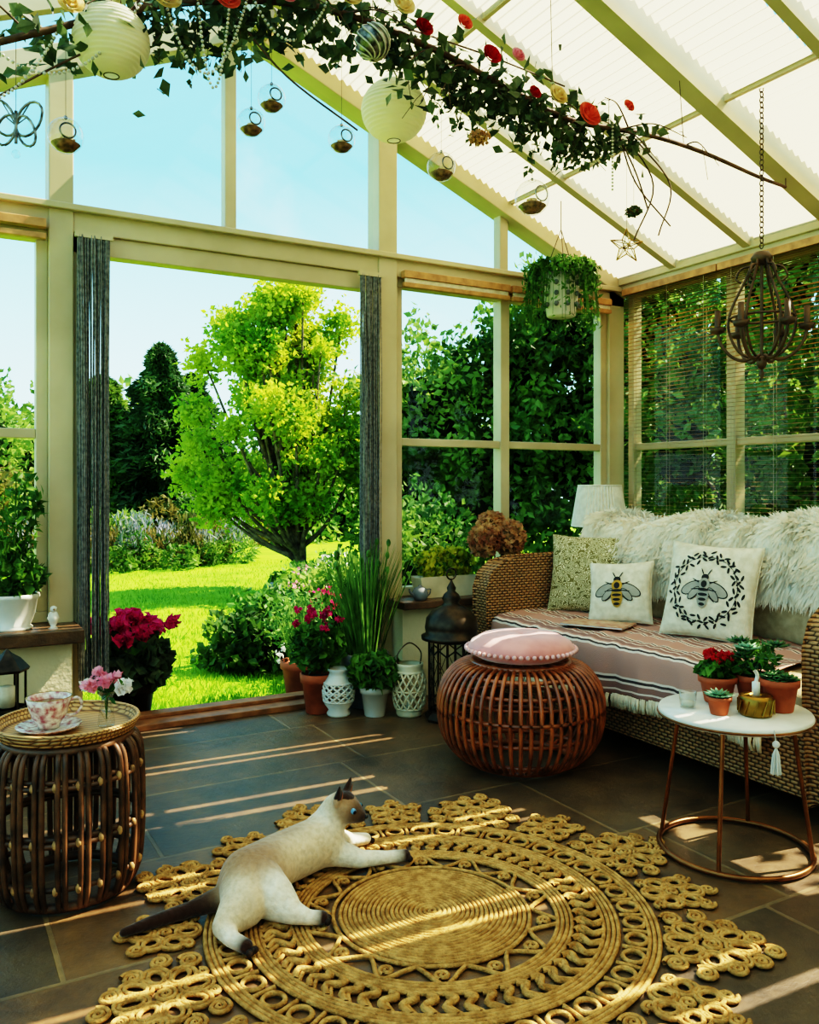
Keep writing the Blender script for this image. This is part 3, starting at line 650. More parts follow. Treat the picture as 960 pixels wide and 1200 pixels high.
def sheep(name,ya,yb,top,n):
    b=B(name,'fur'); path=spline([(3.20,.66),(3.19,.80),(3.235,.92),(3.34,.965),(3.48,.97),(3.60,.93),(3.70,.80)],6); path[:,1]+=top; nv=24; V=[]
    for i,(px,pz) in enumerate(path):
        t=i/(len(path)-1); sh=.07*math.sin(pi*t*1.3)
        for j in range(nv+1):
            s_=j/nv; y=ya-sh*(1-s_)+(yb+sh-ya)*s_; V.append((px,y,pz+.02*math.sin(y*9)-(.03*math.sin(s_*pi) if i<3 else 0)))
    F=[[i*(nv+1)+j,i*(nv+1)+j+1,(i+1)*(nv+1)+j+1,(i+1)*(nv+1)+j] for i in range(len(path)-1) for j in range(nv)]
    b.add(V,F,'fur'); V=np.array(V); F=np.array(F)
    f=F[RNG.integers(0,int(len(F)*.85),n)]; uu=RNG.uniform(0,1,(n,1)); vv=RNG.uniform(0,1,(n,1))
    P=(V[f[:,0]]*(1-uu)+V[f[:,1]]*uu)*(1-vv)+(V[f[:,3]]*(1-uu)+V[f[:,2]]*uu)*vv
    nr=np.cross(V[f[:,1]]-V[f[:,0]],V[f[:,3]]-V[f[:,0]]); nr/=np.linalg.norm(nr,axis=1,keepdims=True); 
    nr*=np.where((nr[:,2:3]*.6-nr[:,0:1])<0,-1,1)
    cl=np.sin(P*26); d=nr*.5+np.array([-.1,0,-.6])+cl*.3+RNG.normal(size=(n,3))*.2; d/=np.linalg.norm(d,axis=1,keepdims=True)
    L=RNG.uniform(.035,.075,(n,1)); sd=np.cross(d,nr); sd/=np.linalg.norm(sd,axis=1,keepdims=True)+1e-9
    A=np.stack([P-sd*.0022,P+sd*.0022,P+d*L*.6+sd*.0016+nr*.004,P+d*L+np.array([0,0,-.012])],1).reshape(-1,3)
    b.add(A,np.arange(n)[:,None]*4+np.arange(4)[None,:],'fur'); b.build()
sheep('sheepskin_throw',2.62,3.60,.0,30000); sheep('sheepskin_throw',1.80,2.58,.03,24000)
def PT(u,v,W,H,T,side=-1):
    x=W/2*u*(1-.07*(1-v*v)*u*u); z=H/2*v*(1-.07*(1-u*u)*v*v); t=T/2*(max(0,(1-u*u)*(1-v*v)))**.42
    return (x,side*t,z)
def pillow(name,W,H,T,key,loc,rot,deco=None,edge=None):
    b=B(name,key); n=18
    for side in(-1,1):
        V=[];
        for i in range(n+1):
            for j in range(n+1):
                u=math.sin(pi/2*(-1+2*i/n)); v=math.sin(pi/2*(-1+2*j/n)); V.append(PT(u,v,W,H,T,side))
        F=[[i*(n+1)+j,(i+1)*(n+1)+j,(i+1)*(n+1)+j+1,i*(n+1)+j+1] if side<0 else [i*(n+1)+j,i*(n+1)+j+1,(i+1)*(n+1)+j+1,(i+1)*(n+1)+j] for i in range(n) for j in range(n)]
        b.add(V,F,key)
    def patch(u0,v0,ru,rv,ang,k,off=.0015):
        V=[];R=4;Nn=22
        for r in range(R+1):
            for q in range(Nn):
                a=2*pi*q/Nn; x=ru*r/R*math.cos(a); y=rv*r/R*math.sin(a)
                u=u0+x*math.cos(ang)-y*math.sin(ang); v=v0+x*math.sin(ang)+y*math.cos(ang); p=PT(u,v,W,H,T); V.append((p[0],p[1]-off,p[2]))
        b.add(V,[[r*Nn+q,r*Nn+(q+1)%Nn,(r+1)*Nn+(q+1)%Nn,(r+1)*Nn+q] for r in range(R) for q in range(Nn)],k)
    if deco: deco(patch)
    for s_ in(-1,1):
        P=[PT(math.sin(pi/2*t),s_,W,H,T) for t in np.linspace(-1,1,12)]; b.tube(P,.003,edge or key,5)
        P=[PT(s_,math.sin(pi/2*t),W,H,T) for t in np.linspace(-1,1,12)]; b.tube(P,.003,edge or key,5)
    return b.build(loc,rot)
def bee(sc=1,wreath=True):
    def f(p):
        for s_ in(-1,1):
            p(s_*.26*sc,.0*sc,.25*sc,.12*sc,s_*-.45,'black',.0015); p(s_*.26*sc,0,.225*sc,.10*sc,s_*-.45,'wingg',.0025)
            p(s_*.20*sc,-.10*sc,.17*sc,.075*sc,s_*-.85,'black',.003); p(s_*.20*sc,-.10*sc,.15*sc,.06*sc,s_*-.85,'wingg',.004)
            p(s_*.07*sc,.33*sc,.012*sc,.08*sc,s_*-.5,'black',.004)
            for a in(.3,-.1,-.5): p(s_*.17*sc,(.02+a*.4)*sc,.1*sc,.012*sc,s_*a*1.4,'black',.005)
        p(0,.22*sc,.075*sc,.07*sc,0,'black',.006); p(0,.09*sc,.11*sc,.12*sc,0,'gold' if not wreath else 'wingg',.0065)
        p(0,-.15*sc,.115*sc,.23*sc,0,'gold' if not wreath else 'wingg',.006)
        for i in range(4): p(0,(-.02-.095*i)*sc,(.115-.018*i)*sc,.03*sc,0,'black',.0075)
        p(0,.09*sc,.06*sc,.07*sc,0,'black',.008)
        if wreath:
            for ring,(rr,k) in enumerate(((.61,26),(.71,34),(.80,28))):
                for i in range(k):
                    a=2*pi*(i+.3*ring+.25*random.random())/k; q=rr+random.uniform(-.03,.03); p(q*math.cos(a),q*math.sin(a),.066,.026,a+(.9 if i%2 else 2.2)+random.uniform(-.4,.4),'black',.002)
            for i in range(22):
                a=2*pi*i/22; p(.69*math.cos(a),.69*math.sin(a),.10,.009,a+pi/2,'black',.002)
    return f
pillow('bee_cushion',.42,.43,.15,'cream',(3.02,2.62,.68),(-.28,.03,-1.28),bee(1.05,True))
pillow('bee_cushion',.32,.31,.12,'cream',(2.98,3.14,.622),(-.35,-.08,-1.05),bee(1.5,False))
pillow('damask_cushion',.44,.42,.14,'damask',(3.10,3.50,.675),(-.25,0,-1.0))
b=B('magazine'); b.box((-.11,-.15,0),(.11,.15,.006),'page'); b.box((-.112,-.152,.006),(.112,.152,.0075),'magz'); b.box((-.112,-.152,-.0015),(.112,.152,0),'magz'); b.build((2.80,3.10,.486),(.0,.03,.5),bevel=.001)
b=B('table_lamp','white'); b.lathe([(0,0),(.06,0),(.06,.015),(.02,.03),(.03,.08),(.05,.14),(.05,.2),(.02,.27),(.01,.3),(.01,.42),(0,.42)],(0,0,0),'white',24)
b.lathe([(.17,.37),(.13,.62)],(0,0,0),'shade',192,False,fn=lambda a,z:1+.03*np.sin(a*48)); b.circ((0,0,.37),.17,.005,'shade',48,5); b.circ((0,0,.62),.13,.005,'shade',48,5)
for i in range(3):
    a=2*pi*i/3; b.tube([(0,0,.42),(.165*math.cos(a),.165*math.sin(a),.372)],.002,'brass',4)
b.build((3.64,4.02,.53))

# ---------------------------------------------------------------- lanterns and pots near the door
b=B('moroccan_lantern','bronze')
b.lathe([(0,0),(.125,0),(.13,.012),(.118,.03),(.105,.04),(.105,.05)],(0,0,0),'bronze',8,False)
for i in range(8):
    a=2*pi*i/8+pi/8; x,y=.105*math.cos(a),.105*math.sin(a); b.tube([(x,y,.04),(x,y,.37)],.006,'bronze',6)
    a2=a+2*pi/8; x2,y2=.105*math.cos(a2),.105*math.sin(a2)
    b.add([(x*.97,y*.97,.05),(x2*.97,y2*.97,.05),(x2*.97,y2*.97,.36),(x*.97,y*.97,.36)],[[0,1,2,3]],'gl2',False)
    mx,my=(x+x2)/2,(y+y2)/2
    for z in(.08,.335): b.tube([(x,y,z),(mx,my,z+(.03 if z<.2 else -.03)),(x2,y2,z)],.004,'bronze',5)
    b.tube([(mx,my,.05),(mx,my,.36)],.0025,'bronze',4); b.tube([(x,y,.12),(x2,y2,.29)],.002,'bronze',4); b.tube([(x2,y2,.12),(x,y,.29)],.002,'bronze',4)
b.lathe([(.105,.365),(.14,.375),(.142,.392),(.12,.402),(.125,.43),(.118,.475),(.09,.51),(.05,.53),(.035,.545),(.045,.565),(.035,.585),(.018,.6),(.022,.615),(.008,.64),(0,.66)],(0,0,0),'bronze',24)
b.circ((0,0,.68),.026,.004,'bronze',20,5,'xz'); b.lathe([(0,.02),(.04,.02),(.04,.16),(0,.165)],(0,0,0),'cream',16)
b.build((2.26,3.56,0),scale=1.05)
def lattice_jar(name,loc,prof,key,rows,cols,hole=.011,handle=False,rot=0):
    b=B(name,key); P=np.array(prof); 
    zs=P[:,1]; rs=P[:,0]; R=lambda z: float(np.interp(z,zs,rs)); z0,z1=rows
    b.lathe([(0,zs[0])]+[p for p in prof if p[1]<=z0]+[(R(z0),z0)],(0,0,0),key,36)
    b.lathe([(R(z1),z1)]+[p for p in prof if p[1]>z1]+[(prof[-1][0]*.85,zs[-1])],(0,0,0),key,36)
    k=cols
    for s_ in(-1,1):
        for i in range(k):
            Q=[];
            for t in np.linspace(0,1,12):
                z=z0+(z1-z0)*t; a=2*pi*i/k+s_*t*2*pi*3/k; Q.append((R(z)*math.cos(a),R(z)*math.sin(a),z))
            b.tube(Q,hole*.5,key,6)
    for z in(z0,z1): b.circ((0,0,z),R(z),.006,key,36,6)
    b.circ((0,0,(z0+z1)/2),R((z0+z1)/2),.0045,key,36,5)
    b.lathe([(0,zs[0]+.01),(.03,zs[0]+.01),(.03,.1),(0,.1)],(0,0,0),'cream',14)
    if handle: b.tube(spline([(-R(z1)*.9,0,zs[-1]-.02),(-R(z1)*.95,0,zs[-1]+.05),(0,0,zs[-1]+.10),(R(z1)*.95,0,zs[-1]+.05),(R(z1)*.9,0,zs[-1]-.02)],6),.0035,'iron',5)
    b.build(loc,(0,0,rot))
lattice_jar('ceramic_lantern',(1.803,3.894,0),[(.055,0),(.06,.012),(.05,.03),(.072,.06),(.08,.12),(.072,.17),(.05,.20),(.045,.215),(.06,.235)],'white',(.075,.165),12)
lattice_jar('openwork_jar_lantern',(2.112,3.72,0),[(.06,0),(.066,.01),(.066,.03),(.08,.07),(.084,.13),(.08,.19),(.066,.23),(.07,.25),(.072,.262)],'offw',(.04,.22),14,handle=True)
b=B('potted_pink_geranium'); pot(b,(0,0,0),.085,.2,'terra'); b.bush((0,0,.33),(.14,.14,.13),520,.055,.04,'leafg',zmin=.17)
for i in range(12):
    a=i*.77; r=.05+.07*((i*5)%4)/3; x,y,z=r*math.cos(a),r*math.sin(a),.44+.035*(i%3); b.tube([(x*.4,y*.4,.2),(x,y,z)],.002,'leafg',4); b.bush((x,y,z),(.024,.024,.018),28,.023,.018,'mag',shell=.2)
b.build((1.737,4.00,0))
b=B('potted_leafy_plant'); pot(b,(0,0,0),.072,.15,'white',rim=True); b.bush((0,0,.22),(.14,.14,.10),420,.06,.035,'leafg',zmin=.14); b.build((1.959,3.80,0))
b=B('potted_chives'); pot(b,(0,0,0),.12,.28,'greyp')
for i in range(240):
    a=random.uniform(0,6.28); r=random.uniform(0,.09); L=random.uniform(.35,.62); sp=random.uniform(.05,.5)
    x,y=r*math.cos(a),r*math.sin(a); b.blade((x,y,.25),(x+sp*L*math.cos(a),y*.5+sp*L*.4*math.sin(a)-.03,.25+L),.011,'leafgr',.12)
for i in range(12):
    a=random.uniform(0,6.28); L=random.uniform(.45,.6); x,y=.16*math.cos(a),.07*math.sin(a); b.tube([(x*.3,y*.3,.25),(x,y,.25+L)],.003,'leafgr',5); b.ball((x,y,.25+L),(.012,.012,.02),'leafgr',8,6)
b.build((2.0,4.0,0))
b=B('potted_feathery_plant'); pot(b,(0,0,0),.10,.2,'terra')
for i in range(130):
    a=random.uniform(0,6.28); L=random.uniform(.2,.4); x,y=.17*math.cos(a)*random.random(),.17*math.sin(a)*random.random(); b.blade((x*.3,y*.3,.18),(x,y,.18+L),.007,'leafgr',.1)
b.bush((0,0,.42),(.2,.2,.17),500,.05,.018,'leafgr'); b.build((1.9,4.66,-.07))
b=B('potted_magenta_cyclamen'); pot(b,(0,0,0),.13,.24,'bronze'); b.bush((0,0,.33),(.2,.2,.17),800,.08,.065,'leafd',zmin=.16)
b.bush((0,0,.34),(.18,.18,.14),260,.07,.06,'leafg',zmin=.2)
for i in range(22):
    a=i*1.1; r=.03+.17*((i*7)%5)/4; x,y,z=r*math.cos(a),r*math.sin(a),.50+.05*((i*3)%4)/3-.25*r; b.bush((x,y,z),(.045,.045,.035),46,.045,.034,'mag',shell=.2)
b.build((.88,4.40,-.07),scale=1.05)
b=B('small_dark_lantern','bronze'); b.lathe([(0,0),(.08,0),(.075,.02),(.07,.02)],(0,0,0),'bronze',6,False)
for i in range(6):
    a=2*pi*i/6; b.tube([(.068*math.cos(a),.068*math.sin(a),.02),(.068*math.cos(a),.068*math.sin(a),.16)],.005,'bronze',5)
b.lathe([(.08,.16),(.085,.17),(.05,.21),(.02,.23),(.0,.25)],(0,0,0),'bronze',6,False); b.lathe([(0,.02),(.03,.02),(.03,.1),(0,.1)],(0,0,0),'cream',12)
b.build((.28,3.70,.26))
b=B('wooden_stool','wood'); b.lathe([(0,.235),(.14,.235),(.15,.245),(.14,.26),(0,.26)],(0,0,0),'bronze',24)
for i in range(4):
    a=pi/4+pi/2*i; b.tube([(.13*math.cos(a),.13*math.sin(a),0),(.1*math.cos(a),.1*math.sin(a),.24)],.012,'bronze',6)
b.build((.28,3.70,0))
b=B('potted_green_plant'); b.lathe([(0,0),(.075,0),(.08,.01),(.07,.02),(.088,.07),(.098,.13),(.108,.14),(.106,.155),(.095,.155),(.09,.13),(0,.13)],(0,0,0),'white',32); b.lathe([(0,.14),(.092,.135)],(0,0,0),'soil')
b.bush((0,0,.22),(.14,.12,.10),380,.055,.038,'leafg',zmin=.12)
for i in range(12):
    a=i*2.4; L=.3+.25*random.random(); x,y=.10*math.cos(a),.05*math.sin(a); b.tube(spline([(0,0,.14),(x*.6,y*.6,.14+L*.6),(x,y,.14+L)],4),.003,'leafg',5)
    for t in(.45,.65,.85,1): b.bush((x*t,y*t,.14+L*t),(.05,.04,.03),7,.05,.026,'leafg',shell=.1)
b.build((.33,4.04,.53))
b=B('bird_figurine'); b.lathe([(0,0),(.025,0),(.012,.01),(.02,.03),(.03,.055),(.02,.08),(.01,.09),(0,.09)],(0,0,0),'white',16); b.ball((0,-.01,.1),.017,'white',10,8); b.tube([(0,-.024,.1),(0,-.042,.096)],[.005,.001],'brass',6); b.build((.485,3.985,.53),scale=.85)
b=B('flower_trough'); b.prism([(-.16,0),(.16,0),(.18,.11),(-.18,.11)],-.055,.055,'offw'); b.bush((0,0,.18),(.2,.07,.10),650,.045,.03,'leafy',zmin=.09); b.bush((0,0,.18),(.2,.07,.09),200,.035,.03,'leafg',zmin=.1); b.build((2.55,4.09,.53),bevel=.006)
b=B('small_teapot'); b.lathe([(0,0),(.028,0),(.042,.02),(.045,.04),(.032,.065),(.015,.072),(.01,.08),(0,.085)],(0,0,0),'greyp',24); b.tube(spline([(-.04,0,.03),(-.06,0,.045),(-.068,0,.065)],4),[.009,.009,.008,.008,.007,.007,.006,.006,.005],'greyp',6); b.tube(spline([(.04,0,.055),(.065,0,.055),(.06,0,.03),(.042,0,.02)],4),.004,'greyp',6); b.build((2.33,3.985,.53))
b=B('vase_of_dried_hydrangeas'); b.lathe([(0,0),(.05,0),(.075,.05),(.078,.10),(.05,.16),(.035,.18),(.045,.2),(.04,.2),(.03,.17),(0,.1)],(0,0,0),'vase',28)
for (x,y,z,r) in [(-.10,-.03,.31,.095),(.05,-.05,.33,.10),(-.01,.03,.39,.085),(.11,.02,.28,.075)]:
    b.tube([(0,0,.15),(x,y,z)],.004,'branch',5); b.bush((x,y,z),r,380,.034,.028,'hyd',shell=.75); b.ball((x,y,z),r*.75,'sand',12,8)
b.build((2.82,3.97,.53))

# hanging fern planter
b=B('hanging_planter','white'); pot(b,(0,0,0),.095,.2,'white',rim=False)
for i in range(10):
    a=2*pi*i/10; 
    for zz in(.05,.1,.15): b.ball((.084*math.cos(a)*(1+.05*zz*10),.084*math.sin(a)*(1+.05*zz*10),zz),.013,'greyp',6,4)
for i in range(360):
    a=random.uniform(0,6.28); o_=.10+.05*random.random(); dz=random.uniform(-.04,.26)
    if abs(a-4.1)<.5 and random.random()<.7: dz=random.uniform(-.04,.05)
    P=spline([(.06*math.cos(a),.06*math.sin(a),.19),(o_*math.cos(a),o_*math.sin(a),.245),(1.25*o_*math.cos(a),1.25*o_*math.sin(a),.2-dz)],4)
    b.tube(P,.0012,'leafg',3); b.leaves(P[2:]+RNG.normal(size=(len(P)-2,3))*.008,.03,.014,'leafg' if i%3 else 'leafgr')
for i in range(3):
    a=2*pi*i/3; b.tube([(.09*math.cos(a),.09*math.sin(a),.2),(0,0,.42)],.0022,'iron',4)
b.tube([(0,0,.42),(0,0,(rz(3.185)-2.12)/1.2)],.0025,'iron',4); b.build((3.185,3.84,2.12),scale=1.2)

# ---------------------------------------------------------------- chandelier
b=B('iron_chandelier','iron'); 
b.lathe([(0,.16),(.03,.155),(.045,.13),(.03,.11),(.012,.10),(0,.1)],(0,0,0),'iron',16); b.tube([(0,0,.12),(0,0,-.30)],.007,'iron',6); b.ball((0,0,-.31),(.022,.022,.03),'iron',10,8)
b.lathe([(0,-.335),(.008,-.345),(.012,-.36),(0,-.385)],(0,0,0),'iron',10)
for i in range(6):
    a=2*pi*i/6+.2; c_,s_=math.cos(a),math.sin(a)
    P=spline([(.035,.12),(.06,.05),(.12,-.08),(.13,-.17),(.09,-.26),(.02,-.30)],6); b.tube(np.c_[P[:,0]*c_,P[:,0]*s_,P[:,1]],.006,'iron',6)
    P=spline([(.02,-.28),(.07,-.30),(.12,-.28),(.16,-.23),(.175,-.18)],6); b.tube(np.c_[P[:,0]*c_,P[:,0]*s_,P[:,1]],.0075,'iron',6)
    x,y=.175*c_,.175*s_; b.lathe([(0,-.185),(.028,-.175),(.034,-.155),(.01,-.16),(0,-.16)],(x,y,0),'iron',14); b.lathe([(.013,-.16),(.013,-.08),(.0,-.08)],(x,y,0),'iron',10)
    P=spline([(.03,.1),(.08,.09),(.10,.05),(.08,.03)],5); b.tube(np.c_[P[:,0]*c_,P[:,0]*s_,P[:,1]],.005,'iron',5)
b.circ((0,0,-.12),.126,.0055,'iron',40,5)
k=0; z=.17; top=rz(3.075)-1.98-.02
while z<top:
    b.circ((0,0,z+.014),.013,.003,'iron',14,4,'xz' if k%2 else 'yz',sx=.7); z+=.022; k+=1
b.build((3.075,2.40,1.98))

# ---------------------------------------------------------------- branch garland
b=B('floral_branch_garland','branch'); G=2.6
ctr=[(-.15,G+.05,2.22),(.1,G,2.33),(.31,G,2.44),(.56,G-.02,2.56),(.80,G,2.66),(1.05,G,2.72),(1.3,G+.02,2.745),(1.6,G,2.70),(1.9,G,2.64),(2.2,G,2.585),(2.6,G-.02,2.60),(2.95,G,2.60),(3.3,G,2.56),(3.5,G,2.545)]
C=spline(ctr,8); b.tube(C,np.linspace(.009,.007,len(C))+.004*np.sin(np.linspace(0,3.1,len(C))),'branch',7)
def Cat(x): 
    i=int(np.argmin(np.abs(C[:,0]-x))); return C[i]
for k in range(28):
    x=random.uniform(.2,3.0); p=Cat(x); s_=random.choice((-1,1)); L=random.uniform(.15,.4)
    q=p+np.array([s_*L*.7,random.uniform(-.12,.08),random.uniform(-.18,.06)]); m_=(p+q)/2+np.array([0,0,.04]); b.tube(spline([p,m_,q],5),np.linspace(.004,.0015,11),'branch',5)
    for j in range(2):
        r=m_+(q-m_)*random.random(); e=r+np.array([random.uniform(-.12,.12),random.uniform(-.08,.08),random.uniform(-.12,.02)]); b.tube([r,(r+e)/2+[0,0,.01],e],.0013,'branch',4)
for P in ([(-.3,G,2.02),(.0,G,2.1),(.35,G,2.36),(.56,G,2.52)],[(.85,G,2.62),(1.0,G-.05,2.45),(1.25,G-.05,2.33)],[(2.55,G,2.58),(2.75,G,2.42),(2.68,G,2.2)],[(2.45,G,2.6),(2.55,G,2.4),(2.75,G,2.25)],[(2.5,G,2.58),(2.6,G-.05,2.38),(2.54,G,2.16)],[(2.45,G,2.58),(2.5,G-.05,2.42),(2.62,G,2.3)],[(1.45,G,2.75),(1.9,G+.1,2.80),(2.3,G+.15,2.80)]):
    b.tube(spline(P,6),.0035,'branch',5)
dens=[(.30,.12,60),(.50,.13,90),(.70,.14,120),(.88,.14,120),(1.05,.14,150),(1.35,.15,190),(1.6,.13,150),(1.85,.13,150),(2.05,.13,150),(2.28,.12,120),(2.5,.08,40)]
for x,r,n in dens:
    p=Cat(x); pts=RNG.normal(size=(n,3))*np.array([r*.85,.07,r*.48])+p+[0,.02,-.03]; b.leaves(pts,.056,.036,'leafd')
for (x,L,n) in [(.42,.16,2),(.62,.2,3),(.78,.26,4),(.95,.14,2),(1.4,.16,3),(1.62,.28,6),(1.75,.24,5),(1.95,.18,4),(2.12,.24,6),(2.25,.2,4),(2.4,.16,3)]:
    for k in range(n):
        p=Cat(x)+np.array([random.uniform(-.08,.08),random.uniform(-.06,.06),0]); q=p+np.array([random.uniform(-.07,.07),0,-L*random.uniform(.6,1)]); T=spline([p,(p+q)/2+np.array([.02,0,0]),q],6)
        b.tube(T,.0012,'branch',4); b.leaves(np.repeat(T[2:],2,0)+RNG.normal(size=(2*(len(T)-2),3))*.014,.036,.022,'leafd')
for (x,dz,r,k) in [(.34,-.01,.036,'creamp'),(.58,-.05,.042,'creamp'),(.76,-.07,.040,'coral'),(.88,.0,.03,'red'),(.68,-.0,.028,'pinkp'),(1.02,.0,.036,'red'),(.96,-.06,.03,'pinkp'),(1.18,-.03,.040,'creamp'),(1.38,.0,.042,'creamp'),(1.46,-.05,.034,'red'),(1.70,-.03,.038,'red'),(1.60,.03,.03,'coral'),(2.0,-.04,.040,'creamp'),(2.17,-.05,.05,'coral'),(1.12,.05,.028,'red'),(2.33,.02,.026,'coral'),(1.84,.02,.028,'pinkp'),(1.90,-.08,.026,'red')]:
    p=Cat(x); b.rose((p[0],p[1]-.17,p[2]+dz),r,k)
b.tube([(3.5,G,2.54),(3.5,G,rz(3.5)-.02)],.003,'iron',5)
for x in(.5,1.3,2.1,2.8): p=Cat(x); b.tube([p,(x,G,rz(x)-.03)],.0018,'branch',4)
b.build()
b=B('bead_garland','pearl')
def beads(p,q,sag,r=.005,step=.0135):
    p=np.array(p,float);q=np.array(q,float); n=60; t=np.linspace(0,1,n); P=p+(q-p)*t[:,None]; P[:,2]-=sag*4*t*(1-t)
    d=np.r_[0,np.cumsum(np.linalg.norm(np.diff(P,axis=0),axis=1))]
    for s_ in np.arange(0,d[-1],step): b.ball([np.interp(s_,d,P[:,i]) for i in range(3)],r,'pearl',7,5)
beads((-.1,2.56,2.42),(.34,2.56,2.46),.26); beads((.12,2.54,2.36),(.55,2.54,2.56),.16); beads((.60,2.5,2.57),(.86,2.5,2.66),.24); beads((.86,2.5,2.66),(1.12,2.5,2.70),.14); beads((.70,2.5,2.60),(.80,2.5,2.63),.28); beads((2.33,2.5,2.56),(2.33,2.5,2.3),0,.005)
b.build()
def globe(x,y,z,r,top):
    b=B('glass_tealight_globe','gl2'); a=np.linspace(.18,2.75,14)
    b.lathe([(r*math.sin(t),r*math.cos(t)) for t in a]+[(r*.2,-r*.98),(0,-r)],(0,0,0),'gl2',24); b.circ((0,0,r*.98),r*.2,.002,'gl2',16,5)
    b.lathe([(0,-r*.94),(r*.5,-r*.8),(r*.8,-r*.48),(r*.6,-r*.36),(0,-r*.3)],(0,0,0),'sand',20); b.lathe([(0,-r*.3),(r*.3,-r*.32),(r*.3,-r*.1),(0,-r*.1)],(0,0,0),'creamp',14)
    b.bush((0,0,-r*.35),(r*.6,r*.6,r*.15),60,r*.25,r*.12,'hyd')
    b.circ((0,-r*.86,.0),r*.42,.0028,'silver',22,5,'xz'); b.tube([(0,0,r),(0,0,top-z)],.0009,'iron',4); b.ball((0,0,r*1.05),.006,'silver',8,6); b.build((x,y,z))
for (x,z,r,y) in [(.352,2.155,.050,2.62),(.90,2.30,.044,2.6),(1.215,2.31,.046,2.6),(1.62,2.30,.052,2.62),(2.0,2.24,.066,2.58),(.99,2.42,.046,2.66)]:
    globe(x,y,z,r,Cat(x)[2])
b=B('crystal_butterfly_ornament','gl2')
for s_ in(-1,1):
    for (w,h,a) in((.08,.045,.5),(.06,.04,-.5)):
        P=[(s_*(w*.5+w*.5*math.cos(t))*math.cos(a),0,(w*.5+w*.5*math.cos(t))*math.sin(a)+h*math.sin(t)) for t in np.linspace(0,2*pi,18)]; b.tube(P,.004,'silver',5); b.tube([(0,0,0),P[4]],.002,'silver',4)
        b.add([(0,0,0)]+P,[[0,i,i+1] for i in range(1,18)],'gl2',False)
b.tube([(0,0,-.05),(0,0,.04)],.005,'silver',6); b.ball((0,0,-.08),.012,'gl2'); b.tube([(0,0,.04),(0,0,.24)],.0009,'iron',4); b.build((.22,2.6,2.15),(0,0,-.4))
b=B('silver_filigree_ball','silver'); b.ball((0,0,0),.054,'silver',20,14)
for i in range(10):
    a=2*pi*i/10; P=[(.057*math.sin(t)*math.cos(a+t),.057*math.sin(t)*math.sin(a+t),.057*math.cos(t)) for t in np.linspace(.1,3.04,14)]; b.tube(P,.003,'pearl',5)
b.tube([(0,0,.05),(0,0,.14)],.0015,'iron',4); b.build((1.26,2.46,2.585))
b=B('geometric_star_lantern','brass'); r=.058
pts=[(r*1.25*math.cos(a),0,r*1.25*math.sin(a)) if i%2==0 else (r*.55*math.cos(a),0,r*.55*math.sin(a)) for i,a in enumerate(np.linspace(pi/2,pi/2+2*pi,10,endpoint=False))]
for i in range(10):
    b.tube([pts[i],pts[(i+1)%10]],.0025,'brass',5)
    for y in(-.03,.03): b.tube([pts[i],(0,y,0)],.0018,'brass',4); b.add([pts[i],pts[(i+1)%10],(0,y,0)],[[0,1,2]],'gl2',False)
b.tube([(0,0,r*1.2),(0,0,.42)],.0009,'iron',4); b.build((2.50,2.6,2.13),(0,0,-.4))
b=B('moss_ball_ornament','sand'); b.bush((0,0,0),(.035,.035,.02),160,.02,.012,'leafd'); b.ball((0,0,0),(.028,.028,.016),'sand'); b.tube([(0,0,0),(0,0,.3)],.0009,'iron',4); b.build((2.52,2.58,2.27))
b=B('moss_ball_ornament','sand'); b.bush((0,0,0),(.04,.04,.025),160,.02,.012,'hyd'); b.ball((0,0,0),(.03,.03,.02),'sand'); b.tube([(0,0,0),(0,0,.22)],.0009,'iron',4); b.build((1.76,2.58,2.42))
def paper(x,y,z,r):
    b=B('paper_lantern','paper'); n=120
    P=[]
    for i in range(n+1):
        t=.2+(pi-.4)*i/n; q=1+(.016 if (i//3)%2 else -.010); P.append((r*q*math.sin(t),r*math.cos(t)*.95))
    b.lathe(P,(0,0,0),'paper',40); 
    for t in(.2,pi-.2): b.circ((0,0,r*.95*math.cos(t)),r*math.sin(t),.002,'iron',24,5)
    b.tube([(0,0,r*.9),(0,0,rz(x)-z-.03)],.0012,'iron',4); b.build((x,y,z))
paper(.475,2.80*.93,2.45,.108); paper(1.578,2.9,2.60,.125)

# ---------------------------------------------------------------- cat (one continuous remeshed surface)
BRN=(60,38,28); CRM=(226,202,168); WHT=(248,236,212); TAN=(176,140,104)
nodes=[
 ((.002,-.014,.078),.073,CRM,None),      #0
 ((.098,.092,.082),.073,CRM,0),          #1 chest
 ((.122,.116,.124),.053,WHT,1),          #2 neck
 ((.148,.122,.168),.046,CRM,2),          #3 head back
 ((.166,.118,.176),.0485,TAN,3),         #4 skull
 ((.192,.111,.166),.035,BRN,4),          #5 face
 ((.220,.103,.155),.0185,BRN,5),         #6 muzzle
 ((-.066,-.140,.080),.081,TAN,0),        #7 hip
 ((-.122,-.165,.045),.034,BRN,7),        #8 tail base
 ((-.206,-.196,.026),.021,BRN,8),
 ((-.291,-.250,.020),.017,BRN,9),
 ((-.351,-.300,.018),.011,BRN,10),       #11
 ((.146,.085,.055),.040,WHT,1),          #12
 ((.222,.086,.034),.026,WHT,12),
 ((.300,.116,.026),.019,WHT,13),
 ((.353,.133,.024),.018,BRN,14),         #15
 ((.140,.165,.062),.034,WHT,1),          #16
 ((.180,.215,.036),.023,WHT,16),
 ((.228,.256,.024),.018,WHT,17),         #18
 ((-.062,-.235,.058),.060,CRM,7),        #19
 ((-.098,-.305,.036),.030,CRM,19),
 ((-.070,-.345,.026),.020,WHT,20),
 ((-.030,-.372,.022),.018,BRN,21),       #22
 ((.010,-.200,.058),.056,WHT,7),         #23
 ((.062,-.232,.036),.030,WHT,23),
 ((.105,-.238,.025),.019,WHT,24),
 ((.140,-.234,.022),.018,BRN,25)]
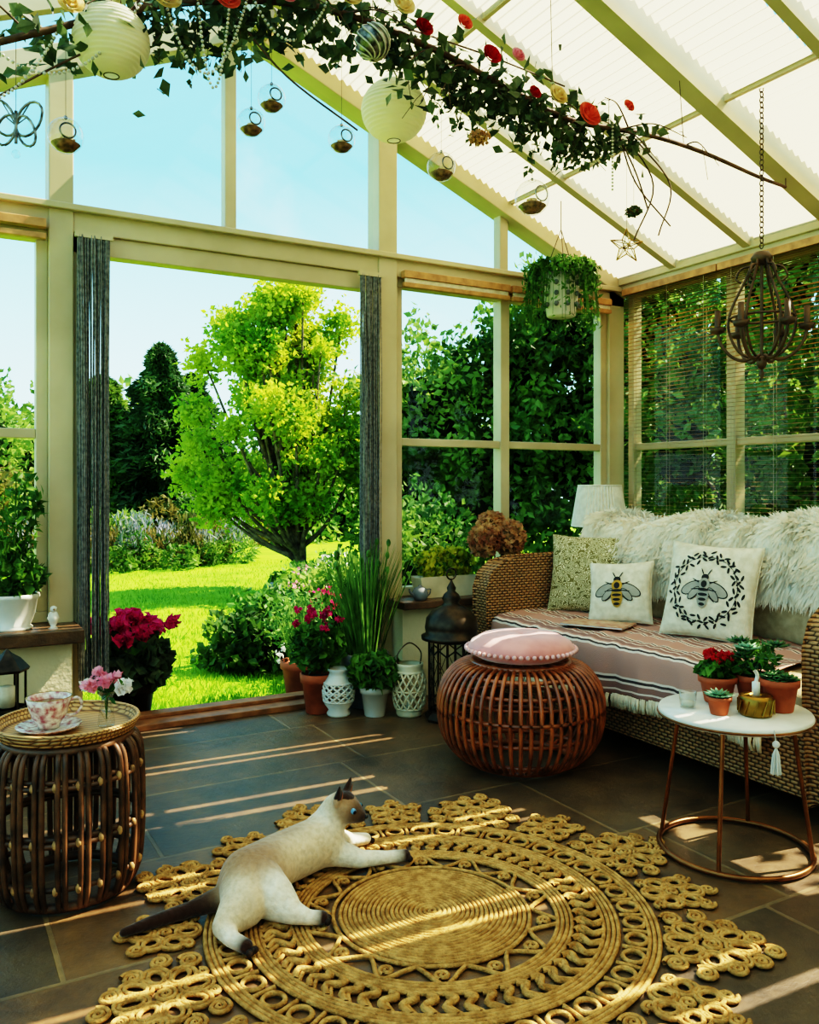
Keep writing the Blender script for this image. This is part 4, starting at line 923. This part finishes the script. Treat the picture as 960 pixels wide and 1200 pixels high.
b=B('cat','cream')
for i,n in enumerate(nodes):
    if n[3] is None: b.ball(n[0],n[1],'cream',20,14); continue
    a=np.array(n[0]);p=np.array(nodes[n[3]][0]); r0,r1=nodes[n[3]][1],n[1]; L=np.linalg.norm(a-p); ks=max(3,int(L/(min(r0,r1)*.22)))
    for t in np.linspace(0,1,ks): b.ball(p+(a-p)*t,r0+(r1-r0)*t,'cream',16,12)
fd=np.array([.93,-.30,-.22]); fd/=np.linalg.norm(fd); sd=np.cross(fd,[0,0,1.]); sd/=np.linalg.norm(sd); up=np.cross(sd,fd); hc=np.array(nodes[4][0])
for s_ in(-1,1):
    for t in np.linspace(0,1,12):
        q=hc+sd*s_*(.027+.018*t)+up*(.028+.050*t)-fd*.008; w=.020*(1-t)+.0035
        for k in(-1,0,1): b.ball(q+sd*k*w*.6,(w*.62,w*.62,w*.7),'cream',8,6)
    b.ball(hc+fd*.034+sd*s_*.018-up*.015,.0155,'cream',12,8)
    b.ball(np.array(nodes[6][0])+sd*s_*.0075-up*.003-fd*.004,.0135,'cream',12,8)
cob=b.build(); rm=cob.modifiers.new('rm','REMESH'); rm.mode='VOXEL'; rm.voxel_size=.0036
sm=cob.modifiers.new('sm','SMOOTH'); sm.factor=.5; sm.iterations=6
dg=bpy.context.evaluated_depsgraph_get(); cm=bpy.data.meshes.new_from_object(cob.evaluated_get(dg)); bpy.data.objects.remove(cob); cm.name='cat'
cv=np.zeros(len(cm.vertices)*3); cm.vertices.foreach_get('co',cv); cv=cv.reshape(-1,3)
cols=np.zeros((len(cv),3)); wsum=np.zeros(len(cv))
for i,n in enumerate(nodes):
    if n[3] is None: continue
    a=np.array(n[0]);p=np.array(nodes[n[3]][0]); d=a-p; t=np.clip(((cv-p)@d)/(d@d),0,1); q=p+t[:,None]*d
    ds=np.linalg.norm(cv-q,axis=1)/((1-t)*nodes[n[3]][1]+t*n[1]); w=1/(ds**8+1e-4)
    ca=np.array(lin(n[2])[:3]); cp=np.array(lin(nodes[n[3]][2])[:3]); tt=(t**1.5)[:,None]; cols+=w[:,None]*(ca*tt+cp*(1-tt)); wsum+=w
cols/=wsum[:,None]
rel=cv-hc; ear=(rel@up>.038)[:,None]; cols=np.where(ear,np.array(lin(BRN)[:3]),cols)
# tan saddle plus body shadow painted in : darker along the back and haunch
bl=(cv[:,1]-cv[:,0]*.9)*.7+cv[:,2]; bk=np.clip((bl-.085)/.05,0,1)*np.clip((.11-cv[:,0])/.08,0,1)*.6
bk=np.maximum(bk,np.clip((cv[:,2]-.12)/.04,0,1)*np.clip((.06-cv[:,0])/.06,0,1)*.5)
cols=cols*(1-bk[:,None])+np.array(lin((128,94,66))[:3])*bk[:,None]
at=cm.color_attributes.new('fur','FLOAT_COLOR','POINT'); at.data.foreach_set('color',np.c_[cols,np.ones(len(cols))].ravel())
m,nt,p,o=new('cat_fur'); p.inputs['Roughness'].default_value=.85; p.inputs['Sheen Weight'].default_value=.3; p.inputs['Specular IOR Level'].default_value=.15
an=N(nt,'ShaderNodeAttribute'); an.attribute_name='fur'; nz=N(nt,'ShaderNodeTexNoise',Scale=70.0,Detail=6.0); tc=N(nt,'ShaderNodeTexCoord'); nt.links.new(tc.outputs['Object'],nz.inputs['Vector'])
mx=N(nt,'ShaderNodeMixRGB',blend_type='MULTIPLY'); mx.inputs[0].default_value=.55; nt.links.new(an.outputs['Color'],mx.inputs[1]); nt.links.new(ramp(nt,nz.outputs[0],[(.3,(.62,.56,.5,1)),(.6,(1,1,1,1))]).outputs[0],mx.inputs[2])
nt.links.new(mx.outputs[0],p.inputs['Base Color']); bp=N(nt,'ShaderNodeBump',Strength=.5,Distance=.008); nt.links.new(nz.outputs[0],bp.inputs['Height']); nt.links.new(bp.outputs[0],p.inputs['Normal'])
M['catfur']=m; cm.materials.clear(); cm.materials.append(m)
cm.polygons.foreach_set('use_smooth',[True]*len(cm.polygons)); cm.polygons.foreach_set('material_index',[0]*len(cm.polygons))
cat=bpy.data.objects.new('cat',cm); bpy.context.scene.collection.objects.link(cat); cat.location=(.887,2.304,.010); cat.rotation_euler=(0,0,-math.radians(29.6))
M['catdark']=mat('cat_dark_fur',(54,38,30),.8,(34,24,18),60); M['eye']=mat('cat_eye',(110,160,190),.1,(80,130,160),20); M['pupil']=mat('cat_pupil',(8,8,10),.1); M['earin']=mat('cat_inner_ear',(180,126,106),.8)
b=B('cat_head_details','catdark')
for s_ in(-1,1):
    e=np.array(nodes[5][0])+fd*.014+sd*s_*.0245+up*.014; b.ball(e,.0092,'eye',12,8); b.ball(e+fd*.0045+sd*s_*.003,.006,'pupil',8,6)
    q=hc+sd*s_*.033+up*.036+fd*.004; b.add([q-sd*.010,q+sd*.010,q+up*.030+sd*s_*.009],[[0,1,2]],'earin')
b.ball(np.array(nodes[6][0])+fd*.0185+up*.003,(.006,.006,.005),'pupil',8,6)
for (x,y,a) in ((.360,.135,.3),(.238,.265,.7),(-.018,-.380,-.6),(.150,-.233,0)):
    for k in(-1,0,1): b.ball((x+.006*math.cos(a)-k*.0095*math.sin(a),y+.006*math.sin(a)+k*.0095*math.cos(a),.016),(.009,.009,.0095),'catdark',8,6)
b.build(parent=cat)

# ---------------------------------------------------------------- light / world / camera
w=bpy.data.worlds.new('sky'); bpy.context.scene.world=w; w.use_nodes=True; nt=w.node_tree; bg=nt.nodes['Background']
tc=N(nt,'ShaderNodeTexCoord'); s=N(nt,'ShaderNodeSeparateXYZ'); nt.links.new(tc.outputs['Generated'],s.inputs[0])
r=ramp(nt,s.outputs[2],[(0,(.62,.86,.90,1)),(.18,(.36,.76,.88,1)),(.34,(.15,.54,.74,1)),(.6,(.16,.46,.64,1)),(1,(.40,.50,.54,1))])
nz=N(nt,'ShaderNodeTexNoise',Scale=3.0,Detail=6.0); nt.links.new(tc.outputs['Generated'],nz.inputs['Vector'])
cr=ramp(nt,nz.outputs[0],[(.54,(0,0,0,1)),(.78,(.5,.5,.5,1))]); mx=N(nt,'ShaderNodeMixRGB'); mx.inputs[2].default_value=(.95,.97,1,1); nt.links.new(cr.outputs[0],mx.inputs[0]); nt.links.new(r.outputs[0],mx.inputs[1]); nt.links.new(mx.outputs[0],bg.inputs[0]); bg.inputs[1].default_value=1.3
sl=bpy.data.lights.new('sun','SUN'); sl.energy=8.5; sl.angle=math.radians(.25); sl.color=(1,.89,.68); so_=bpy.data.objects.new('sun',sl); bpy.context.scene.collection.objects.link(so_)
sdv=Vector((.64,-.10,.78)).normalized(); so_.rotation_euler=sdv.to_track_quat('Z','Y').to_euler(); so_.location=(12,-2,14)
cd=bpy.data.cameras.new('camera'); cam=bpy.data.objects.new('camera',cd); bpy.context.scene.collection.objects.link(cam)
cam.location=(0,0,1.15); cam.rotation_euler=(pi/2,0,-math.radians(29.6)); cd.sensor_width=36; cd.lens=30.0; cd.shift_y=-31/1200; cd.clip_start=.05; cd.clip_end=200
sc=bpy.context.scene; sc.camera=cam
try:
    sc.view_settings.view_transform='Filmic'; sc.view_settings.look='Very High Contrast'
except Exception as e: print('look',e)
sc.view_settings.exposure=1.05
